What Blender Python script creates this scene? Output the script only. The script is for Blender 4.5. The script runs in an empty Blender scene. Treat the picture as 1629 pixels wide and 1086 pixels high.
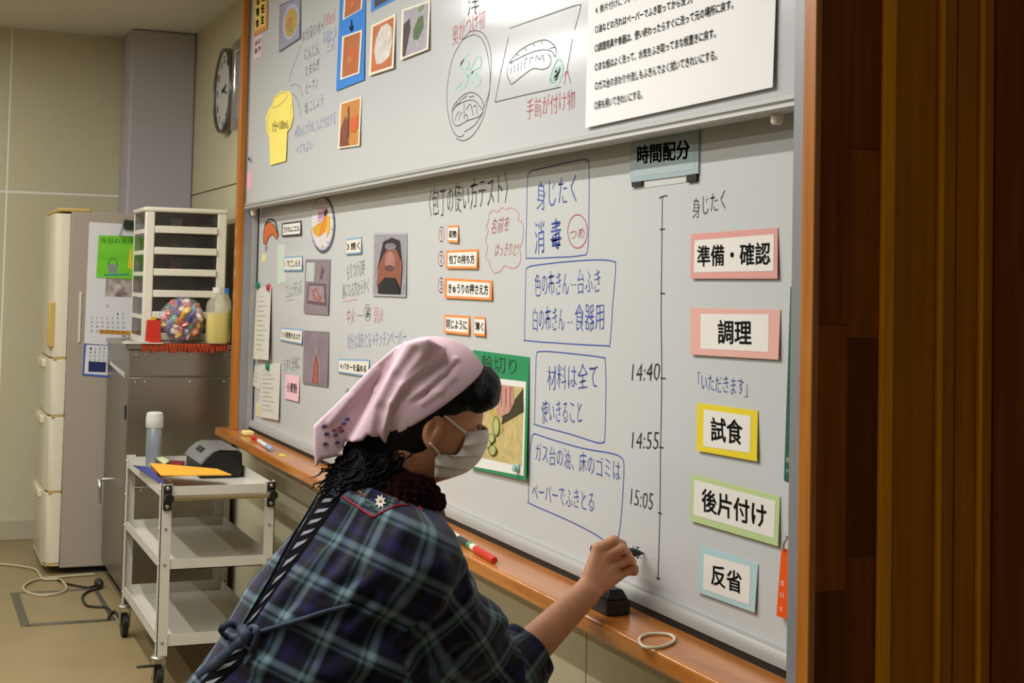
import bpy, bmesh, math, random
import numpy as np
from mathutils import Matrix, Vector
random.seed(7); rng = np.random.default_rng(7)
SC = bpy.context.scene
COL = SC.collection
# ------------------------------------------------------------------ camera
FPX, CX, CY = 2331.702, 814.5, 351.0
AX = np.array([0.38034583, -0.0321084, -0.92428681])   # world x in camera (right, down, forward)
AY = np.array([0.92458326, 0.03694593, 0.37918438])
AZ = np.array([0.02197363, -0.99880131, 0.04373912])
CAM = np.array([0.0, -1.35, 1.40])
cam_d = bpy.data.cameras.new('camera'); cam = bpy.data.objects.new('camera', cam_d); COL.objects.link(cam)
R3 = np.array([AX, AY, AZ])                            # rows: world axes -> columns: camera right/down/forward in world
right, down, fwd = R3[:, 0], R3[:, 1], R3[:, 2]
right = right/np.linalg.norm(right); fwd = fwd-right*(right@fwd); fwd /= np.linalg.norm(fwd); up_ = np.cross(right, fwd)
cam.matrix_world = Matrix(((right[0], up_[0], -fwd[0], CAM[0]), (right[1], up_[1], -fwd[1], CAM[1]), (right[2], up_[2], -fwd[2], CAM[2]), (0, 0, 0, 1)))
cam_d.sensor_fit = 'HORIZONTAL'; cam_d.sensor_width = 36; cam_d.lens = FPX/1629*36
cam_d.shift_y = -(543-CY)/1629; cam_d.clip_start = 0.05
SC.camera = cam
# ------------------------------------------------------------------ world, exposure
wd = bpy.data.worlds.new('world'); SC.world = wd; wd.use_nodes = True
wd.node_tree.nodes['Background'].inputs[0].default_value = (1.0, 0.97, 0.92, 1)
wd.node_tree.nodes['Background'].inputs[1].default_value = 0.105
SC.view_settings.view_transform = 'Standard'; SC.view_settings.look = 'None'
SC.view_settings.exposure = 0.0; SC.view_settings.gamma = 1; SC.view_settings.use_curve_mapping = False
LIGHTS = [  # x0, x1, y, watts   (rows of ceiling fluorescents running along the board; last row added to even out the light)
    (-6.3, -2.0, -1.20, 68), (-7.9, -6.45, -1.91, 17), (-5.6, -3.9, -1.91, 20), (-3.4, -1.7, -1.91, 24), (-5.6, -1.5, -3.20, 50)]
# ------------------------------------------------------------------ picture -> place helpers (planes of the room)
def _ray(u, v):
    r = np.array([(u-CX)/FPX, (v-CY)/FPX, 1.0]); return np.array([r@AX, r@AY, r@AZ])
def onY(u, v, y=0.0): r = _ray(u, v); return CAM+r*((y-CAM[1])/r[1])
def onX(u, v, x): r = _ray(u, v); return CAM+r*((x-CAM[0])/r[0])
def onZ(u, v, z): r = _ray(u, v); return CAM+r*((z-CAM[2])/r[2])
def atD(u, v, D): return CAM+_ray(u, v)*D
def proj(p):
    q = np.asarray(p)-CAM; c = q[..., 0:1]*AX+q[..., 1:2]*AY+q[..., 2:3]*AZ
    return np.stack([c[..., 0]/c[..., 2]*FPX+CX, c[..., 1]/c[..., 2]*FPX+CY], -1)
# ------------------------------------------------------------------ materials
def lin(c):
    if isinstance(c, str):
        c = c.lstrip('#'); c = [int(c[i:i+2], 16)/255 for i in (0, 2, 4)]
    return tuple((x/12.92 if x <= .04045 else ((x+.055)/1.055)**2.4) for x in c)+(1,)
MATS = {}
def mat(name, c=None, rough=.6, metal=0., noise=0., nscale=40., bump=0., bscale=200., trans=0., alpha=1., spec=.5, emit=None, coat=0., ior=1.45, c2=None, stretch=None):
    if name in MATS: return MATS[name]
    m = bpy.data.materials.new(name); m.use_nodes = True; nt = m.node_tree; b = nt.nodes['Principled BSDF']
    L = nt.links.new; col = lin(c)
    b.inputs['Base Color'].default_value = col; b.inputs['Roughness'].default_value = rough; b.inputs['Metallic'].default_value = metal
    b.inputs['Transmission Weight'].default_value = trans; b.inputs['Alpha'].default_value = alpha; b.inputs['IOR'].default_value = ior
    b.inputs['Specular IOR Level'].default_value = spec; b.inputs['Coat Weight'].default_value = coat; b.inputs['Coat Roughness'].default_value = .12
    tc = nt.nodes.new('ShaderNodeTexCoord'); src = tc.outputs['Object']
    if stretch:
        mp = nt.nodes.new('ShaderNodeMapping'); mp.inputs['Scale'].default_value = stretch; L(src, mp.inputs[0]); src = mp.outputs[0]
    if noise > 0 or c2:
        n = nt.nodes.new('ShaderNodeTexNoise'); n.inputs['Scale'].default_value = nscale; n.inputs['Detail'].default_value = 5; L(src, n.inputs['Vector'])
        mx = nt.nodes.new('ShaderNodeMix'); mx.data_type = 'RGBA'
        cr = nt.nodes.new('ShaderNodeMapRange'); cr.inputs[1].default_value = .3; cr.inputs[2].default_value = .7; L(n.outputs['Fac'], cr.inputs[0]); L(cr.outputs[0], mx.inputs[0])
        mx.inputs[6].default_value = col
        mx.inputs[7].default_value = lin(c2) if c2 else tuple(x*(1-noise) for x in col[:3])+(1,)
        L(mx.outputs[2], b.inputs['Base Color'])
    if bump > 0:
        n2 = nt.nodes.new('ShaderNodeTexNoise'); n2.inputs['Scale'].default_value = bscale; n2.inputs['Detail'].default_value = 4; L(src, n2.inputs['Vector'])
        bp = nt.nodes.new('ShaderNodeBump'); bp.inputs['Strength'].default_value = bump; bp.inputs['Distance'].default_value = .01
        L(n2.outputs['Fac'], bp.inputs['Height']); L(bp.outputs[0], b.inputs['Normal'])
    if emit:
        b.inputs['Emission Color'].default_value = lin(emit[0]); b.inputs['Emission Strength'].default_value = emit[1]
    MATS[name] = m; return m
def wood(name, ca, cb, axis='x', rough=.35, coat=.3, bands=9., spec=.4):
    st = {'x': (.6, bands, bands), 'z': (bands, bands, .6), 'y': (bands, .6, bands)}[axis]
    return mat(name, ca, rough=rough, c2=cb, nscale=6., stretch=st, bump=.05, bscale=30, coat=coat, spec=spec)
def flat(hexc, rough=.75):                                             # printed or painted colour
    return mat('print_'+hexc.lstrip('#'), hexc, rough=rough)
# ------------------------------------------------------------------ mesh helpers
WLOC = {}
class MB:
    def __init__(s): s.v = []; s.f = []; s.m = []; s.cm = 0
    def add(s, vs, fs):
        o = len(s.v); s.v += [tuple(map(float, p)) for p in vs]; s.f += [tuple(i+o for i in f) for f in fs]; s.m += [s.cm]*len(fs); return s
    def box(s, lo, hi):
        x0, y0, z0 = lo; x1, y1, z1 = hi
        return s.add([(x0,y0,z0),(x1,y0,z0),(x1,y1,z0),(x0,y1,z0),(x0,y0,z1),(x1,y0,z1),(x1,y1,z1),(x0,y1,z1)],
                     [(0,3,2,1),(4,5,6,7),(0,1,5,4),(1,2,6,5),(2,3,7,6),(3,0,4,7)])
    def prism(s, pts, ext):
        p = [np.array(q, float) for q in pts]; e = np.array(ext, float); n = len(p)
        nrm = np.zeros(3)
        for i in range(n): nrm += np.cross(p[i]-p[0], p[(i+1) % n]-p[0])
        if nrm@e > 0: p = p[::-1]
        return s.add(p+[q+e for q in p], [tuple(range(n)), tuple(range(2*n-1, n-1, -1))]+[(i, i+n, (i+1) % n+n, (i+1) % n) for i in range(n)])
    def cyl(s, a, b, ra, rb=None, seg=20, caps=True):
        rb = ra if rb is None else rb; a = np.array(a, float); b = np.array(b, float); d = (b-a)/np.linalg.norm(b-a)
        t = np.array([1, 0, 0]) if abs(d[0]) < .9 else np.array([0, 1, 0]); u = np.cross(d, t); u /= np.linalg.norm(u); w = np.cross(d, u)
        A = [2*math.pi*i/seg for i in range(seg)]
        vs = [a+ra*(u*math.cos(t)+w*math.sin(t)) for t in A]+[b+rb*(u*math.cos(t)+w*math.sin(t)) for t in A]
        fs = [(i, (i+1) % seg, (i+1) % seg+seg, i+seg) for i in range(seg)]
        if caps: fs += [tuple(range(seg-1, -1, -1)), tuple(range(seg, 2*seg))]
        return s.add(vs, fs)
    def lathe(s, base, prof, seg=24, axis=(0, 0, 1), sq=1.0):          # prof: (radius, height along axis)
        d = np.array(axis, float); d /= np.linalg.norm(d); t = np.array([1, 0, 0]) if abs(d[0]) < .9 else np.array([0, 1, 0])
        u = np.cross(d, t); u /= np.linalg.norm(u); w = np.cross(d, u); base = np.array(base, float); vs = []; fs = []
        for r, h in prof:
            for i in range(seg):
                a = 2*math.pi*i/seg; c, q = math.cos(a), math.sin(a)
                if sq != 1.0: c = math.copysign(abs(c)**sq, c); q = math.copysign(abs(q)**sq, q)
                vs.append(base+d*h+r*(u*c+w*q))
        for j in range(len(prof)-1):
            for i in range(seg): fs.append((j*seg+i, j*seg+(i+1) % seg, (j+1)*seg+(i+1) % seg, (j+1)*seg+i))
        fs.append(tuple(range(seg-1, -1, -1))); n = (len(prof)-1)*seg; fs.append(tuple(range(n, n+seg)))
        return s.add(vs, fs)
    def tube(s, pts, r, seg=8, closed=False):
        P = [np.array(p, float) for p in pts]; n = len(P); vs = []; fs = []; pu = None
        for i in range(n):
            a = P[(i-1) % n] if (closed or i > 0) else P[0]; b = P[(i+1) % n] if (closed or i < n-1) else P[-1]
            d = b-a; d /= max(np.linalg.norm(d), 1e-9)
            t = pu if pu is not None else (np.array([0, 0, 1.]) if abs(d[2]) < .9 else np.array([1., 0, 0]))
            u = t-d*(t@d); u /= max(np.linalg.norm(u), 1e-9); pu = u; w = np.cross(d, u)
            rr = r[i] if hasattr(r, '__len__') else r
            for k in range(seg): a_ = 2*math.pi*k/seg; vs.append(P[i]+rr*(u*math.cos(a_)+w*math.sin(a_)))
        m = n if closed else n-1
        for i in range(m):
            j = (i+1) % n
            for k in range(seg): fs.append((i*seg+k, i*seg+(k+1) % seg, j*seg+(k+1) % seg, j*seg+k))
        if not closed: fs += [tuple(range(seg-1, -1, -1)), tuple(range((n-1)*seg, n*seg))]
        return s.add(vs, fs)
    def ell(s, c, r, seg=16, rings=10, rot=None):
        c = np.array(c, float); vs = []; fs = []
        for j in range(1, rings):
            th = math.pi*j/rings
            for i in range(seg):
                a = 2*math.pi*i/seg; q = np.array([r[0]*math.sin(th)*math.cos(a), r[1]*math.sin(th)*math.sin(a), r[2]*math.cos(th)])
                vs.append(c+(rot@q if rot is not None else q))
        q0 = np.array([0, 0, r[2]]); top = len(vs); vs += [c+(rot@q0 if rot is not None else q0), c-(rot@q0 if rot is not None else q0)]
        for j in range(rings-2):
            for i in range(seg): fs.append((j*seg+i, (j+1)*seg+i, (j+1)*seg+(i+1) % seg, j*seg+(i+1) % seg))
        for i in range(seg):
            fs.append((top, i, (i+1) % seg)); k = (rings-2)*seg; fs.append((top+1, k+(i+1) % seg, k+i))
        return s.add(vs, fs)
    def build(s, name, m, parent=None, smooth=None, bevel=0., bseg=2, origin=None):
        V = np.array(s.v, float); me = bpy.data.meshes.new(name)
        if parent is not None: off = WLOC[parent.name]; loc = np.zeros(3)
        else:
            off = np.array(origin if origin is not None else [(V[:, 0].min()+V[:, 0].max())/2, (V[:, 1].min()+V[:, 1].max())/2, V[:, 2].min()]); loc = off
        me.from_pydata((V-off).tolist(), [], s.f); me.validate()
        ms = m if isinstance(m, (list, tuple)) else [m]
        for q in ms: me.materials.append(q)
        if len(ms) > 1 and len(me.polygons) == len(s.m): me.polygons.foreach_set('material_index', s.m)
        if smooth is not None:
            me.polygons.foreach_set('use_smooth', [True]*len(me.polygons))
            if smooth > 0: me.set_sharp_from_angle(angle=math.radians(smooth))
        o = bpy.data.objects.new(name, me); COL.objects.link(o); o.location = loc
        if parent is not None: o.parent = parent
        WLOC[o.name] = off
        if bevel:
            b = o.modifiers.new('bevel', 'BEVEL'); b.width = bevel; b.segments = bseg; b.limit_method = 'ANGLE'; b.angle_limit = math.radians(40)
            if smooth is None:
                me.polygons.foreach_set('use_smooth', [True]*len(me.polygons)); me.set_sharp_from_angle(angle=math.radians(35))
                b.harden_normals = False
        return o
def tag(o, label, cat, group=None):
    o['label'] = label; o['category'] = cat
    if group: o['group'] = group
    return o
def empty(name, loc, label=None, cat=None, group=None):
    o = bpy.data.objects.new(name, None); COL.objects.link(o); o.location = tuple(map(float, loc)); o.empty_display_size = .05
    WLOC[o.name] = np.array(loc, float)
    if label: tag(o, label, cat, group)
    return o
def struct(o): o['kind'] = 'structure'; return o
def boxo(name, lo, hi, m, parent=None, bevel=0.): return MB().box(lo, hi).build(name, m, parent, bevel=bevel)
def smooth_path(pts, n=6, closed=False):
    P = [np.array(p, float) for p in pts]; out = []; N = len(P)
    rngi = range(N if closed else N-1)
    for i in rngi:
        p0 = P[(i-1) % N] if closed or i > 0 else P[0]; p1 = P[i]; p2 = P[(i+1) % N]; p3 = P[(i+2) % N] if closed or i < N-2 else P[-1]
        for k in range(n):
            t = k/n; out.append(.5*((2*p1)+(-p0+p2)*t+(2*p0-5*p1+4*p2-p3)*t*t+(-p0+3*p1-3*p2+p3)*t**3))
    if not closed: out.append(P[-1])
    return out
def stroke(mb, pts, y, w=.0024, n=5, closed=False, sm=True):           # a pen line on a plane y, pts in picture coordinates
    P = [onY(u, v, y)-np.array([0, .0006, 0]) for u, v in (smooth_path(pts, n, closed) if sm else pts)]
    if closed: P = P+[P[0], P[1]]
    vs = []; N = len(P)
    for i in range(N):
        a = P[max(i-1, 0)]; b = P[min(i+1, N-1)]; d = b-a; d[1] = 0; L = np.linalg.norm(d)
        d = d/L if L > 1e-9 else np.array([1., 0, 0]); q = np.array([-d[2], 0, d[0]])*w/2; vs += [P[i]+q, P[i]-q]
    mb.add(vs, [(2*i, 2*i+2, 2*i+3, 2*i+1) for i in range(N-1)])
    return mb
TXT = {}
def glyphs(body, off=0.):
    k = (body, off)
    if k not in TXT:
        c = bpy.data.curves.new('lettering', 'FONT'); c.body = body; c.size = 1; c.offset = min(off, 0.); c.resolution_u = 2; c.fill_mode = 'FRONT'
        o = bpy.data.objects.new('lettering', c); COL.objects.link(o)
        dg = bpy.context.evaluated_depsgraph_get(); me = o.evaluated_get(dg).to_mesh()
        V = np.array([v.co[:] for v in me.vertices]).reshape(-1, 3); F = [tuple(p.vertices) for p in me.polygons]
        o.evaluated_get(dg).to_mesh_clear(); bpy.data.objects.remove(o); bpy.data.curves.remove(c)
        if off > 0 and len(V):                                         # heavier strokes: the outline laid down again, slightly shifted
            VV, FF = [], []
            for k_, (dx, dz) in enumerate(((0, 0), (1, 0), (-1, 0), (0, 1), (0, -1), (.7, .7), (-.7, -.7), (.7, -.7), (-.7, .7))):
                FF += [tuple(i+k_*len(V) for i in f_) for f_ in F]; VV.append(V+np.array([dx*off*.62, dz*off*.5, 0]))
            V, F = np.concatenate(VV), FF
        TXT[k] = (V, F)
    return TXT[k]
def text_quad(mb, body, corner, ux, uz, lift, off=0., wob=0.):
    """letters fitted into the parallelogram corner + ux (width) + uz (height)"""
    V, F = glyphs(body, off)
    if len(V) == 0: return mb
    lo = V.min(0); hi = V.max(0); s = (V[:, 0]-lo[0])/(hi[0]-lo[0]+1e-9); t = (V[:, 1]-lo[1])/(hi[1]-lo[1]+1e-9)
    if wob: t = t+wob*np.sin(s*23+len(body)*1.7)+wob*.6*np.sin(s*51+2); s = s+wob*.03*np.sin(t*9+s*40)
    P = np.array(corner)+s[:, None]*np.array(ux)+t[:, None]*np.array(uz)+np.array(lift)
    return mb.add(P, F)
def write(mb, body, u0, v0, u1, v1, h, y, off=-.012, wob=.035, slant=0.):
    a = onY(u0, v0, y); b = onY(u1, v1, y); c = onY(u0+slant, v0-h, y)
    return text_quad(mb, body, a, b-a, c-a, (0, -.0007, 0), off, wob)
# ================================================================== the room
M_cream = mat('cream_wall', '#cbc4a4', rough=.75, noise=.06, nscale=60, bump=.12, bscale=350)
M_joint_l = mat('joint_light', '#efece0', rough=.7)
M_joint_d = mat('joint_dark', '#6e6752', rough=.8)
M_lilac = mat('lilac_column', '#b6b2b6', rough=.8, noise=.06, nscale=90, bump=.1, bscale=350)
M_ceil = mat('ceiling_board', '#d8d4cc', rough=.9, noise=.12, nscale=180, bump=.2, bscale=260)
M_floor = mat('vinyl_floor', '#93815c', rough=.38, noise=.12, nscale=5, bump=.02, bscale=60)
M_base = mat('baseboard', '#b9b094', rough=.6)
XB, XC, ZC, YW = -8.2, -7.86, 2.705, .03                              # back wall, column face, ceiling, board wall
struct(boxo('floor', (-8.4, -5.5, -.1), (2.0, .5, 0), M_floor))
struct(boxo('ceiling', (-8.4, -5.5, ZC), (2.0, .5, ZC+.1), M_ceil))
wb = struct(boxo('wall_back', (XB-.15, -5.5, 0), (XB-.002, .5, ZC), M_joint_l))
zs = float(onX(100, 308, XB)[2]); ysm = float(onX(14, 200, XB)[1])
yy = [ysm-.91*k for k in range(5, -1, -1)]+[YW]
for i in range(len(yy)-1):
    for z0, z1 in ((.0, zs-.006), (zs+.006, ZC)):
        boxo('wall_panel', (XB-.012, yy[i]+.005, z0), (XB, yy[i+1]-.005, z1), M_cream, wb, bevel=.0015)
struct(boxo('baseboard_back', (XB, -5.5, 0), (XB+.012, -.05, .105), M_base, bevel=.003))
wr = struct(boxo('wall_board', (-8.2, YW+.012, 0), (-1.95, .5, ZC), M_joint_d))
zr = float(onY(340, 301.5, YW)[2]); xr = float(onY(335, 120, YW)[0])
xx = [-8.2, xr, xr+.91, xr+1.82, xr+2.73, xr+3.64, xr+4.55, -1.95]
for i in range(len(xx)-1):
    for z0, z1 in ((.0, zr-.003), (zr+.003, ZC)):
        boxo('wall_panel', (xx[i]+.002, YW, z0), (xx[i+1]-.002, YW+.012, z1), M_cream, wr, bevel=.001)
yc = float(onX(206, 180, XC)[1])
struct(boxo('wall_column', (XB+.001, yc, 0), (XC, YW-.001, ZC-.001), M_lilac, bevel=.012))
# ceiling fluorescents (rows along the board, above the picture; the farthest is an added fill light)
M_white = mat('white_enamel', '#e8e6df', rough=.4); M_diff = mat('lit_diffuser', '#fffaf0', rough=.5, emit=('#fff6e2', 6))
for i, (x0, x1, y, w) in enumerate(LIGHTS):
    where = ['above the camera, nearest to the whiteboard', 'at the far end of the room by the back wall', 'in the middle of the outer row', 'at the near end of the outer row', 'added out of view to even out the light, farthest from the whiteboard'][i]
    t = empty('ceiling_light', ((x0+x1)/2, y, ZC), 'long white fluorescent ceiling light '+where, 'ceiling light', 'fluorescent ceiling lights')
    boxo('housing', (x0-.03, y-.07, ZC-.05), (x1+.03, y+.07, ZC), M_white, t, bevel=.006)
    L = bpy.data.lights.new('tube_light', 'AREA'); L.shape = 'RECTANGLE'; L.size = x1-x0; L.size_y = .05; L.energy = w; L.color = (1.0, .985, .95)
    lo = bpy.data.objects.new('tube_light', L); COL.objects.link(lo); lo.parent = t; lo.location = (0, 0, -.0525)
# floor hatch
M_steel_d = mat('hatch_steel', '#6f6c62', rough=.35, metal=.6, noise=.2, nscale=30)
h = [onZ(16.4, 944, 0), onZ(150, 941, 0), onZ(187, 991, 0), onZ(29.6, 997, 0)]
x0, x1 = h[0][0], h[3][0]; y0, y1 = h[0][1], h[2][1]
t = empty('floor_hatch', ((x0+x1)/2, (y0+y1)/2, 0), 'square floor hatch with dull grey metal rim by refrigerator', 'floor hatch')
for lo, hi in (((x0, y0, 0), (x1, y0+.035, .004)), ((x0, y1-.02, 0), (x1, y1, .004)), ((x0, y0+.035, 0), (x0+.03, y1-.02, .004)), ((x1-.03, y0+.035, 0), (x1, y1-.02, .004))):
    boxo('rim', lo, hi, M_steel_d, t, bevel=.001)
boxo('cover', (x0+.03, y0+.035, 0), (x1-.03, y1-.02, .002), M_floor, t)
# ================================================================== board surround, jamb, boards
M_woodA = wood('ash_wood_upright', '#c17a2c', '#a86420', 'z', bands=14)
M_woodL = wood('ash_wood_lengthwise', '#c98139', '#a9601f', 'x', rough=.28, coat=.5)
M_woodD = wood('veneer_dark', '#8a4a00', '#6e3800', 'z', rough=.6, coat=0, spec=.12, bands=10)
M_woodE = wood('veneer_mid', '#be7600', '#a86400', 'z', rough=.6, coat=0, spec=.12, bands=12)
M_woodS = wood('veneer_light_strip', '#eea010', '#d68c08', 'z', rough=.6, coat=0, spec=.12, bands=12)
M_alu = mat('brushed_aluminium', '#94969a', rough=.4, metal=.25, bump=.02, bscale=300)
M_aluL = mat('pale_aluminium', '#a8a7a2', rough=.5, metal=.2)
M_dark = mat('dark_rubber', '#17150f', rough=.7)
M_wb = mat('whiteboard_enamel', '#c9cbca', rough=.22, noise=.02, nscale=4, spec=.35)
M_wb2 = mat('whiteboard_enamel_sliding', '#c6c9ca', rough=.14, noise=.015, nscale=4, spec=.4)
YU, YF = -.06, -.09
XL = float(onY(409, 450, 0)[0]); XR = float(onY(1255.0, 700, -.078)[0])   # board ends
xw0 = XL-.05; xw2 = float(onY(1272, 543, YF)[0]); xw3 = float(onY(1292, 543, YF)[0])
ZL = .775
t = empty('board_surround', ((xw0+xw3)/2, YF, ZL), 'light brown wooden surround with grey metal channels framing the whiteboards', 'board frame')
boxo('wooden_post', (XL-.05, YF, ZL), (XL-.002, -.062, ZC), M_woodA, t, bevel=.002)
boxo('metal_channel', (XL-.05, -.062, ZL), (XL-.004, -.028, ZC), M_alu, t, bevel=.001)
boxo('metal_channel', (XL-.05, -.028, ZL), (XL+.002, -.003, ZC), M_aluL, t, bevel=.002)
boxo('metal_channel', (XL-.05, -.003, ZL), (XL, YW, ZC), M_alu, t)
boxo('rubber_seal', (XL, -.004, ZL+.02), (XL+.008, YW, 1.75), M_dark, t)
boxo('wooden_post', (xw2, YF, 0), (xw3, YF+.012, ZC), M_woodA, t, bevel=.002)
boxo('metal_channel', (XR, -.078, ZL), (xw2, YW, ZC), M_alu, t, bevel=.002)
boxo('back_rail', (XL, .0, 1.75), (XR, YW, 1.80), M_alu, t)
boxo('gap_shade_strip', (XL, -.018, ZL), (XR, YW, ZL+.012), M_dark, t)  # solid dark strip paints in the shade between board and ledge
# jamb: the end of the board wall, facing the camera side
wj = struct(boxo('wall_right', (xw2+.001, YF+.0125, 0), (xw3-.012, .9, ZC), M_woodD))
def yj(u): return float(onX(u, 543, xw3)[1])
segs = [(1302.5, 1350, -.002, M_woodD), (1350, 1399, -.003, M_woodD), (1400, 1418, .006, M_woodS), (1419, 1490, -.004, M_woodE), (1491, 1498, .004, M_woodS),
        (1499, 1523, -.006, M_woodE), (1524, 1556, -.004, M_woodE), (1557, 1562, .004, M_woodS), (1563, 1583, -.006, M_woodE), (1584, 1700, -.003, M_woodD), (1701, 1712, .004, M_woodS), (1713, 1800, -.004, M_woodE)]
for a, b, p, m in segs:
    ya, yb = yj(a), yj(b)
    if m is M_woodD and a < 1400:                                      # parquet-like blocks of veneer
        w = (yb-ya); cuts = [0, .35, .95, 1.35, 1.9, 2.3, ZC] if a < 1340 else [0, .62, 1.0, 1.33, 1.62, 2.05, ZC]
        for i in range(len(cuts)-1):
            mm = [M_woodD, wood('veneer_block_brown', '#9c5800', '#824600', 'z', rough=.6, coat=0, spec=.12), wood('veneer_block_deep', '#743c00', '#602e00', 'z', rough=.6, coat=0, spec=.12)][(i*2+(a > 1340)) % 3]
            boxo('veneer_block', (xw3-.0119, ya+.0004, cuts[i]+.0004), (xw3+p, yb-.0004, cuts[i+1]-.0004), mm, wj)
    else: boxo('plank', (xw3-.0119, ya, 0), (xw3+p, yb, ZC), m, wj, bevel=.0015)
# ledge
xl0 = float(onZ(345, 679, ZL)[0])
ld = MB().box((xl0, -.134, ZL-.034), (xw2-.002, YW-.001, ZL)).build('wooden_ledge', M_woodL, bevel=.006, bseg=3)
tag(ld, 'glossy light brown wooden ledge running under the whiteboard', 'ledge')
# lower whiteboard
zb0 = .815
LB = empty('whiteboard', ((XL+XR)/2, 0, zb0-.03), 'fixed lower whiteboard covered with lesson cards and handwriting', 'whiteboard')
boxo('writing_surface', (XL+.008, 0, zb0-.03), (XR-.001, .02, 1.75), M_wb, LB)
b = MB()                                                              # bottom rail with a rounded lip
prof = [(.0, zb0), (-.012, zb0-.002), (-.020, zb0-.012), (-.020, zb0-.026), (-.012, zb0-.030), (.0, zb0-.030)]
b.prism([(XL+.008, y, z) for y, z in prof], (XR-XL-.01, 0, 0)).build('bottom_rail', M_aluL, LB, smooth=40)
# upper sliding whiteboard
zu = 1.7145
xul = float(onY(392, 320, YU)[0]); xur = XR-.003
UB = empty('sliding_whiteboard', ((xul+xur)/2, YU, zu-.026), 'raised sliding upper whiteboard with food photos and drawings', 'whiteboard')
boxo('writing_surface', (xul+.006, YU, zu-.004), (xur, YU+.016, ZC-.02), M_wb2, UB)
prof = [(YU, zu), (YU-.006, zu-.002), (YU-.007, zu-.010), (YU-.003, zu-.013), (YU-.008, zu-.016), (YU-.010, zu-.022), (YU-.006, zu-.026), (YU+.02, zu-.026), (YU+.02, zu)]
MB().prism([(xul, y, z) for y, z in prof], (xur-xul, 0, 0)).build('bottom_rail', M_aluL, UB, smooth=35)
boxo('edge_trim', (xul, YU-.004, zu), (xul+.006, YU+.018, ZC-.02), M_alu, UB)
M_plug = mat('cream_plastic', '#ddd3b8', rough=.5)
for u, v in ((1236, 186), (403, 338)):
    p = onY(u, v, -.045); MB().lathe(p+np.array([0, 0, -.012]), [(.008, 0), (.010, .004), (.012, .026)], 16).build('stop_buffer', M_plug, UB, smooth=40)
p = onY(400, 253, YU); MB().lathe(p, [(.013, 0), (.013, .006), (.009, .009)], 16, axis=(0, -1, 0)).build('lock_ring', M_aluL, UB, smooth=40)
MB().lathe(p+np.array([0, -.009, 0]), [(.006, 0), (.006, .004)], 12, axis=(0, -1, 0)).build('lock_core', M_dark, UB, smooth=40)
# clock and metal frame on the wall
cc = onY(352.5, 144.5, -.012); rc = .203
t = empty('wall_clock', (cc[0], YW, cc[2]-rc), 'round wall clock with dull metal rim and white dial', 'clock')
M_clk = mat('clock_rim', '#77706a', rough=.3, metal=.85)
MB().lathe((cc[0], YW, cc[2]), [(rc*.86, 0), (rc, .008), (rc, .035), (rc*.985, .044), (rc*.95, .046), (rc*.92, .042), (rc*.92, .03)], 64, axis=(0, -1, 0)).build('case', M_clk, t, smooth=35)
dial = MB().lathe((cc[0], YW-.030, cc[2]), [(rc*.92, 0), (rc*.92, .002)], 64, axis=(0, -1, 0)).build('dial', mat('clock_face', '#c9c8c2', rough=.5), t)
nm = MB()
for k in range(1, 13):
    a = math.pi/2-k*math.pi/6; q = cc+np.array([math.cos(a)*rc*.74, 0, math.sin(a)*rc*.74]); q[1] = YW-.0322; s = .036
    text_quad(nm, str(k), q-np.array([s*.35*len(str(k)), 0, s*.5]), (s*.7*len(str(k)), 0, 0), (0, 0, s), (0, -.0005, 0), .02)
nm.build('numerals', mat('ink_black', '#1b1b1d', rough=.6), dial)
M_hand = mat('clock_hands', '#222222', rough=.5)
for ang, ln, w in ((-12*math.pi/180, .10, .010), (math.pi/2-2.45*math.pi/6, .075, .012)):
    q = np.array([cc[0], YW-.036, cc[2]]); dv = np.array([math.cos(ang), 0, math.sin(ang)]); pv = np.array([-dv[2], 0, dv[0]])*w/2
    MB().prism([q-dv*.02-pv, q+dv*ln-pv*.5, q+dv*ln+pv*.5, q-dv*.02+pv], (0, -.002, 0)).build('hand', M_hand, t)
MB().lathe((cc[0], YW-.038, cc[2]), [(.008, 0), (.006, .004)], 12, axis=(0, -1, 0)).build('hub', M_hand, t, smooth=40)
fx0 = float(onY(370.5, 200, -.0)[0]); fz0 = float(onY(371, 209, 0)[2]); fz1 = float(onY(373, 69, 0)[2])
t = empty('wall_frame', ((fx0+xw0)/2, YW, fz0), 'shiny metal picture frame half hidden behind the board surround', 'picture frame')
M_chr = mat('polished_metal', '#d9d9d6', rough=.16, metal=.9)
boxo('frame_bar', (fx0, -.012, fz0), (fx0+.05, YW, fz1), M_chr, t, bevel=.006)
boxo('frame_bar', (fx0+.05, -.012, fz1-.05), (xw0+.02, YW, fz1), M_chr, t, bevel=.006)
boxo('frame_bar', (fx0+.05, -.012, fz0), (xw0+.02, YW, fz0+.05), M_chr, t, bevel=.006)
boxo('picture', (fx0+.05, .012, fz0+.05), (xw0+.02, YW, fz1-.05), mat('frame_glass', '#9aa0a0', rough=.1), t)
# ================================================================== refrigerator
M_frs = mat('fridge_side_grey', '#a89c8c', rough=.5, noise=.03, nscale=300, bump=.04, bscale=500)
M_frd = mat('fridge_door_cream', '#ddd5bd', rough=.25, coat=.2)
M_yel = mat('aged_plastic', '#c9ac62', rough=.45)
FX0, FX1, FY0, FZ = -7.84, -7.2, -.648, 1.70
t = empty('refrigerator', ((FX0+FX1)/2, (FY0-.07)/2, 0), 'tall cream refrigerator with rounded doors and grey side by back wall', 'refrigerator')
boxo('cabinet', (FX0, FY0, .03), (FX1, -.02, FZ), M_frs, t, bevel=.004)
boxo('top_cap', (FX0, FY0-.06, FZ), (FX1-.004, FY0+.09, FZ+.018), M_yel, t, bevel=.006)
boxo('kick_plate', (FX0+.03, FY0+.02, .0), (FX1-.03, -.04, .03), M_dark, t)
def fz(v): return float(onX(90, v, FX1)[2])
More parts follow.
